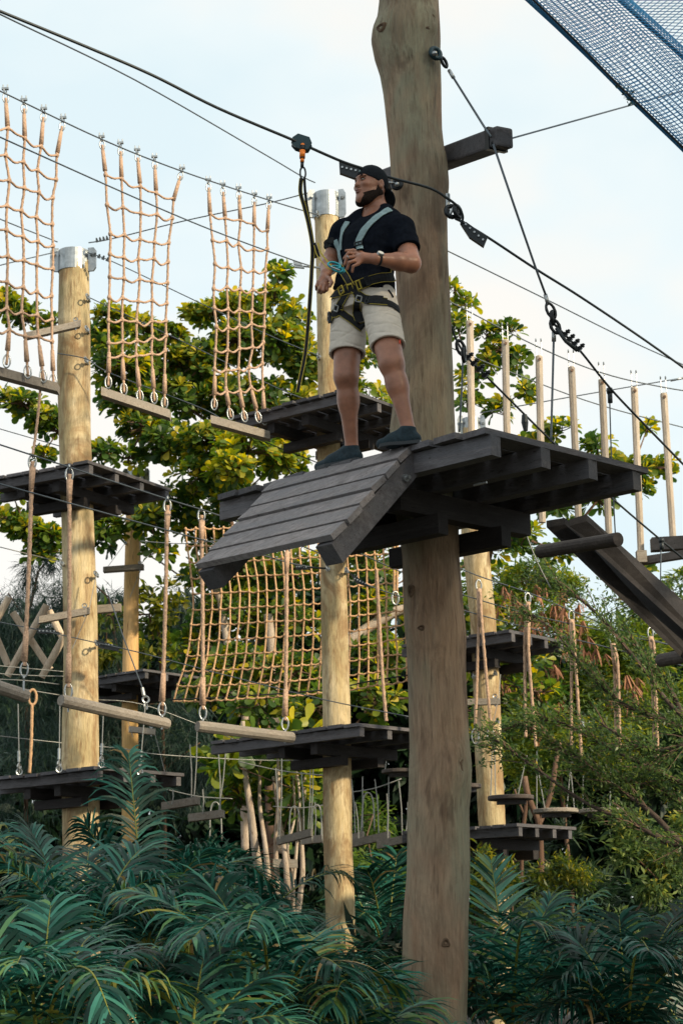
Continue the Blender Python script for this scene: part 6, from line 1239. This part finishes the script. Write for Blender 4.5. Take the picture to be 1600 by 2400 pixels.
# shoes ---------------------------------------------------------------
for sd in 'LR':
    heel, toe = FOOT[sd]
    X = Sdf(LO, HI + np.array([0, 0, -1.4]), .0045); d = toe - heel; L = np.linalg.norm(d); d /= L; fl = [(np.array([0, 0, ZM + .003]), -up)]; L = max(L, .235); toe = heel + d * L
    X.cone(heel + up * .036 + d * .02, heel + d * L * .62 + up * .034, .038, .044, .02, fl); X.cone(heel + d * L * .6 + up * .032, toe + up * .026 - d * .02, .045, .030, .02, fl)
    X.cone(heel + up * .05 + d * .045, J['ank' + sd] - up * .005, .040, .045, .02, [(J['ank' + sd] + up * .012, up)]); X.cone(heel + d * L * .30 + up * .085, heel + d * L * .62 + up * .045, .036, .034, .025, fl)
    sh = part('shoe', X.mesh('shoe', M['shoe'], me_off), None, man)
    s2 = np.cross(d, up); mb = MB(); pr = [(-.018, -.036), (.0, -.043), (L * .35, -.040), (L * .68, -.052), (L * .92, -.036), (L * 1.01, 0), (L * .92, .036), (L * .68, .052), (L * .35, .040), (0, .043), (-.018, .036)]
    lo_ = [heel + d * x + s2 * y + up * .001 for x, y in pr]; hi_ = [q + up * .019 for q in lo_]; n = len(pr); mb.add(lo_ + hi_, [tuple(range(n)), tuple(range(n, 2 * n))[::-1]] + [(i, i + n, (i + 1) % n + n, (i + 1) % n) for i in range(n)])
    part('sole', mb, M['black_metal'], sh)
# cap -----------------------------------------------------------------
K = Sdf(H - .25, H + .25, .0035)
K.ell(hp(-.012, 0, .036), [hf, hl, hu], (.107, .085, .102), .01, cut=[(hp(.085, 0, .048), (-hu * .92 + hf * .38) / np.linalg.norm(-hu * .92 + hf * .38))])
bd = -hf * .46 - hu * .89; bd /= np.linalg.norm(bd); K.ell(hp(-.124, 0, -.046), [bd, hl, np.cross(bd, hl)], (.066, .072, .009), .006)
K.ell(hp(-.128, 0, -.05), [bd, hl, np.cross(bd, hl)], (.05, .06, .004), .004)
cp_ = part('cap', K.mesh('cap', M['cap'], me_off), None, man)
mb = MB(); mb.ring(Vector(hp(-.012, 0, .139)), Vector(hu), .006, .005, 8, 6); part('button', mb, M['cap'], cp_, True)
mb = MB(); q = Vector(hp(.099, .02, .062)); mb.box(q, Vector(hl) * .012, Vector(hu) * .008, Vector(hf) * .003); part('tab', mb, M['strap_grey'], cp_)
# beard, brows, eyes, lips --------------------------------------------
K = Sdf(H - .2, H + .2, .003)
nz = lambda p: .0022 * (np.sin(p[..., 0] * 400) * np.sin(p[..., 1] * 370) + np.sin(p[..., 2] * 420 + p[..., 0] * 150))
cutB = [(hp(.02, 0, -.046), (hu * .93 + hf * .36) / np.linalg.norm(hu * .93 + hf * .36))]
K.ell(hp(.032, 0, -.045), [hf, hl, hu], (.069, .066, .081), .01, cut=cutB); K.ell(hp(.056, 0, -.098), [hf, hl, hu], (.033, .036, .027), .02)
for s_ in (1, -1): K.cone(hp(-.020, .060 * s_, -.056), hp(.055, .030 * s_, -.102), .024, .030, .02); K.cone(hp(-.004, .068 * s_, -.014), hp(-.008, .064 * s_, -.05), .007, .016, .015)
K.ell(hp(.100, 0, -.052), [hf, hl, hu], (.022, .030, .017), .01, 's')
K.ell(hp(.088, 0, -.034), [hf, hl, hu], (.013, .030, .005), .004)
part('beard', K.mesh('beard', M['beard'], me_off), None, man)
for s_ in (1, -1):
    mb = MB(); mb.tube([hp(.091, .013 * s_, .037), hp(.089, .032 * s_, .043), hp(.074, .052 * s_, .034)], [.0045, .0062, .003], 7); part('eyebrow', mb, M['beard'], man, True)
    mb = MB(); mb.tube([hp(.078, .018 * s_, .016), hp(.0845, .025 * s_, .017), hp(.0845, .034 * s_, .017), hp(.075, .044 * s_, .016)], [.002, .0048, .0050, .002], 8); ey = part('eye', mb, M['eye_white'], man, True)
    mb = MB(); c_ = hp(.0885, .0285 * s_, .0175); mb.tube([c_ - hf * .004, c_ + hf * .0015], [.0050, .0035], 10); part('iris', mb, M['eye_dark'], ey, True)
    mb = MB(); mb.tube([hp(.081, .015 * s_, .019), hp(.0895, .027 * s_, .0225), hp(.086, .036 * s_, .0220), hp(.076, .047 * s_, .0175)], [.0022, .0034, .0034, .002], 6); part('eyelid', mb, M['beard'], ey, True)
mb = MB(); mb.tube([hp(.091, -.022, -.051), hp(.1035, -.008, -.046), hp(.1035, .008, -.046), hp(.091, .022, -.051)], [.003, .0055, .0055, .003], 8); part('lip', mb, M['lip'], man, True)
mb = MB(); mb.tube([hp(.090, -.02, -.055), hp(.1015, -.007, -.059), hp(.1015, .007, -.059), hp(.090, .02, -.055)], [.003, .0065, .0065, .003], 8); part('lip', mb, M['lip'], man, True)
# ------------------------------------------------------------------ harness: webbing laid on the clothes
vs, fs = [], []
for o in man.children:
    if o.name.split('.')[0] in ('body', 't_shirt', 'shorts'):
        b0 = len(vs); vs += [tuple(v.co + me_off) for v in o.data.vertices]; fs += [tuple(i + b0 for i in p.vertices) for p in o.data.polygons]
BV = BVHTree.FromPolygons(vs, fs)
def hitp(x, y):
    d = ray(x, y).normalized(); loc, nrm, i, _ = BV.ray_cast(Vector((0, 0, EYE)), d)
    if loc is None or loc.y > 10.6:
        q = P(x, y, 10.0); loc, nrm, i, _ = BV.find_nearest(q)
    return loc, (nrm if nrm.dot(d) < 0 else -nrm)
har = thing('climbing_harness', 'black and grey climbing harness with yellow edges worn by the man', 'harness', P(840, 690, 9.9))
def strap(pp, w_, mat, name='strap', lift=.007, th=.004, n=5, edge=None):
    d2 = []
    for i in range(len(pp) - 1):
        for k in range(n): t_ = k / n; d2.append((lerp(pp[i][0], pp[i + 1][0], t_), lerp(pp[i][1], pp[i + 1][1], t_)))
    d2.append(pp[-1]); L = [hitp(*q) for q in d2]; pts = [a for a, b in L]; nn = [b for a, b in L]
    for _ in range(3):
        pts = [pts[0]] + [(pts[i - 1] + pts[i] * 2 + pts[i + 1]) / 4 for i in range(1, len(pts) - 1)] + [pts[-1]]; nn = [nn[0]] + [(nn[i - 1] + nn[i] * 2 + nn[i + 1]).normalized() for i in range(1, len(nn) - 1)] + [nn[-1]]
    mb = MB(); eb = [MB(), MB()]; rows = []
    for i, (p, n_) in enumerate(zip(pts, nn)):
        t_ = (pts[min(i + 1, len(pts) - 1)] - pts[max(0, i - 1)]).normalized(); s_ = n_.cross(t_).normalized(); q = p + n_ * lift
        sides = []
        for sg in (-1, 1):
            e = q + s_ * sg * w_ / 2; c = BV.ray_cast(e + n_ * .05, -n_, .09)
            if c[0] is not None: e = c[0] + n_ * lift * .8
            sides.append(e)
        a, b = sides; mb.v += [tuple(a), tuple((a + b) / 2 + n_ * .002), tuple(b), tuple(b + n_ * th), tuple((a + b) / 2 + n_ * (th + .003)), tuple(a + n_ * th)]
        rows.append((a + n_ * (th + .001), b + n_ * (th + .001)))
    for i in range(len(pts) - 1):
        for k in range(6): mb.f.append((i * 6 + k, i * 6 + (k + 1) % 6, i * 6 + 6 + (k + 1) % 6, i * 6 + 6 + k))
    o = part(name, mb, M[mat], har)
    if edge:
        for j in (0, 1): part('yellow_edge', MB().tube([r[j] for r in rows], .0016, 5), M[edge], o)
    return o, pts, nn
strap([(914, 492), (903, 497), (879, 513), (854, 539), (841, 566)], .046, 'strap_grey'); strap([(842, 562), (843, 574), (844, 588)], .042, 'strap_grey', lift=.009)
strap([(816, 521), (804, 544), (799, 574), (799, 590)], .038, 'strap_grey'); strap([(786, 566), (795, 582), (799, 600), (802, 625)], .030, 'strap_grey', lift=.012)
strap([(800, 628), (810, 645), (824, 668), (838, 690)], .040, 'web_black', lift=.010, edge='web_yellow')
strap([(770, 696), (790, 688), (813, 679), (851, 664), (895, 651), (928, 654)], .056, 'web_black', 'waist_belt', .008, .006, edge='web_yellow')
strap([(836, 689), (858, 704), (880, 707), (906, 710)], .050, 'web_black', 'leg_loop', .008, .006, edge='web_yellow'); strap([(900, 709), (920, 716), (937, 730)], .042, 'web_black', 'leg_loop', .007)
strap([(813, 688), (803, 708), (793, 725), (778, 742), (766, 750)], .050, 'web_black', 'leg_loop', .008, .006, edge='web_yellow')
strap([(840, 700), (836, 716), (832, 740), (838, 756)], .040, 'web_black', 'strap', .006, edge='web_yellow'); strap([(797, 730), (810, 742), (825, 752), (845, 774)], .042, 'web_black', 'strap', .007, edge='web_yellow')
def buckle(x, y, w_, h_, ang=0, mat='black_metal', lift=.016, name='buckle', bar_=True):
    p, n_ = hitp(x, y); t_ = Vector((math.cos(ang), 0, math.sin(ang))); t_ = (t_ - n_ * t_.dot(n_)).normalized(); s_ = n_.cross(t_); q = p + n_ * lift; mb = MB()
    c = [q + t_ * w_ * a + s_ * h_ * b for a, b in ((-.5, -.5), (.5, -.5), (.5, .5), (-.5, .5))]
    for i in range(4): mb.tube([c[i], c[(i + 1) % 4]], .0042, 6)
    if bar_: mb.tube([(c[0] + c[3]) / 2 + t_ * w_ * .5, (c[0] + c[3]) / 2 + t_ * w_ * .5 + s_ * h_ * .001 + s_ * .0], .004, 6); mb.tube([(c[0] + c[1]) / 2, (c[2] + c[3]) / 2], .004, 6)
    part(name, mb, M[mat], har)
buckle(843, 572, .052, .02, 0); buckle(803, 681, .034, .045, .3, 'web_yellow', bar_=False); buckle(824, 676, .034, .05, .3, 'web_yellow', bar_=False); buckle(842, 668, .022, .05, .3, 'web_yellow', bar_=False); buckle(861, 661, .02, .055, .3); buckle(843, 702, .034, .034, -.3, 'steel', bar_=False); buckle(792, 723, .034, .034, .9, 'steel', bar_=False); buckle(864, 706, .05, .02, 1.3); buckle(776, 742, .05, .03, .9)
for pts_, w_ in (([(866, 706), (880, 704), (897, 705)], .05), ([(778, 738), (770, 748), (764, 756)], .045)): strap(pts_, w_, 'web_black', 'strap_end', .014, .006)
for pp in ([(782, 563), (774, 564), (765, 570), (770, 579)],):
    part('strap_end', ribbon([P(x, y, 9.98) for x, y in pp], .035, .006), M['web_black'], har)
# turquoise karabiner and pulley at the chest point
cb = thing('turquoise_carabiner', 'turquoise carabiner joining the lanyard to the man\'s harness', 'carabiner', P(786, 625, 9.62))
for (x, y, R, sx, upv) in ((783, 622, .036, .55, (1, 0, -.25)), (790, 630, .034, .5, (1, 0, -.35))):
    mb = MB(); mb.ring(P(x, y, 9.64), (.15, -1, .2), R, .0068, 16, 7, sx, upv); part('frame', mb, M['teal'], cb, True)
mb = MB(); mb.box(P(795, 640, 9.66), (.035, 0, .008), (0, .02, 0), (-.006, 0, .03)); part('block', mb, M['teal'], cb)
mb = MB(); mb.tube([P(775, 626, 9.63), P(796, 634, 9.63)], .0055, 6); part('gate', mb, M['steel'], cb)
# watch and ring
wt = thing('wristwatch', 'silver-gold wristwatch with black strap on the man\'s left wrist', 'watch', P(877, 608, 9.62)); wd_ = Vector(J['wrL'] - J['elL']).normalized(); c = Vector(J['wrL']) - wd_ * .012
mb = MB(); mb.ring(c, wd_, .0355, .007, 20, 6); part('strap', mb, M['web_black'], wt, True)
n_ = (Vector((0, -.8, .55)) - wd_ * Vector((0, -.8, .55)).dot(wd_)).normalized(); mb = MB(); mb.tube([c + n_ * .032, c + n_ * .044], [.021, .020], 20); part('case', mb, M['steel'], wt)
mb = MB(); mb.tube([c + n_ * .0442, c + n_ * .0455], [.0165, .0165], 20); part('dial', mb, M['gold'], wt)
p_, _n = hitp(815, 603); mb = MB(); mb.ring(p_, (-.8, 0, -.5), .010, .0028, 12, 5); solo('finger_ring', mb, M['steel'], 'small silver ring on a finger of the man\'s left hand', 'ring')
p_, n_ = hitp(934, 806); mb = MB(); mb.box(p_ + n_ * .002, (.008, 0, 0), n_ * .003, (0, 0, .022)); part('tag', mb, M['red_tag'], man)
p_, n_ = hitp(914, 688); mb = MB(); mb.tube([p_ + n_ * .004 + Vector((-.012, 0, .02)), p_ + n_ * .006, p_ + n_ * .004 + Vector((.016, 0, -.026))], .005, 6); part('pocket_zip', mb, M['shirt'], man)
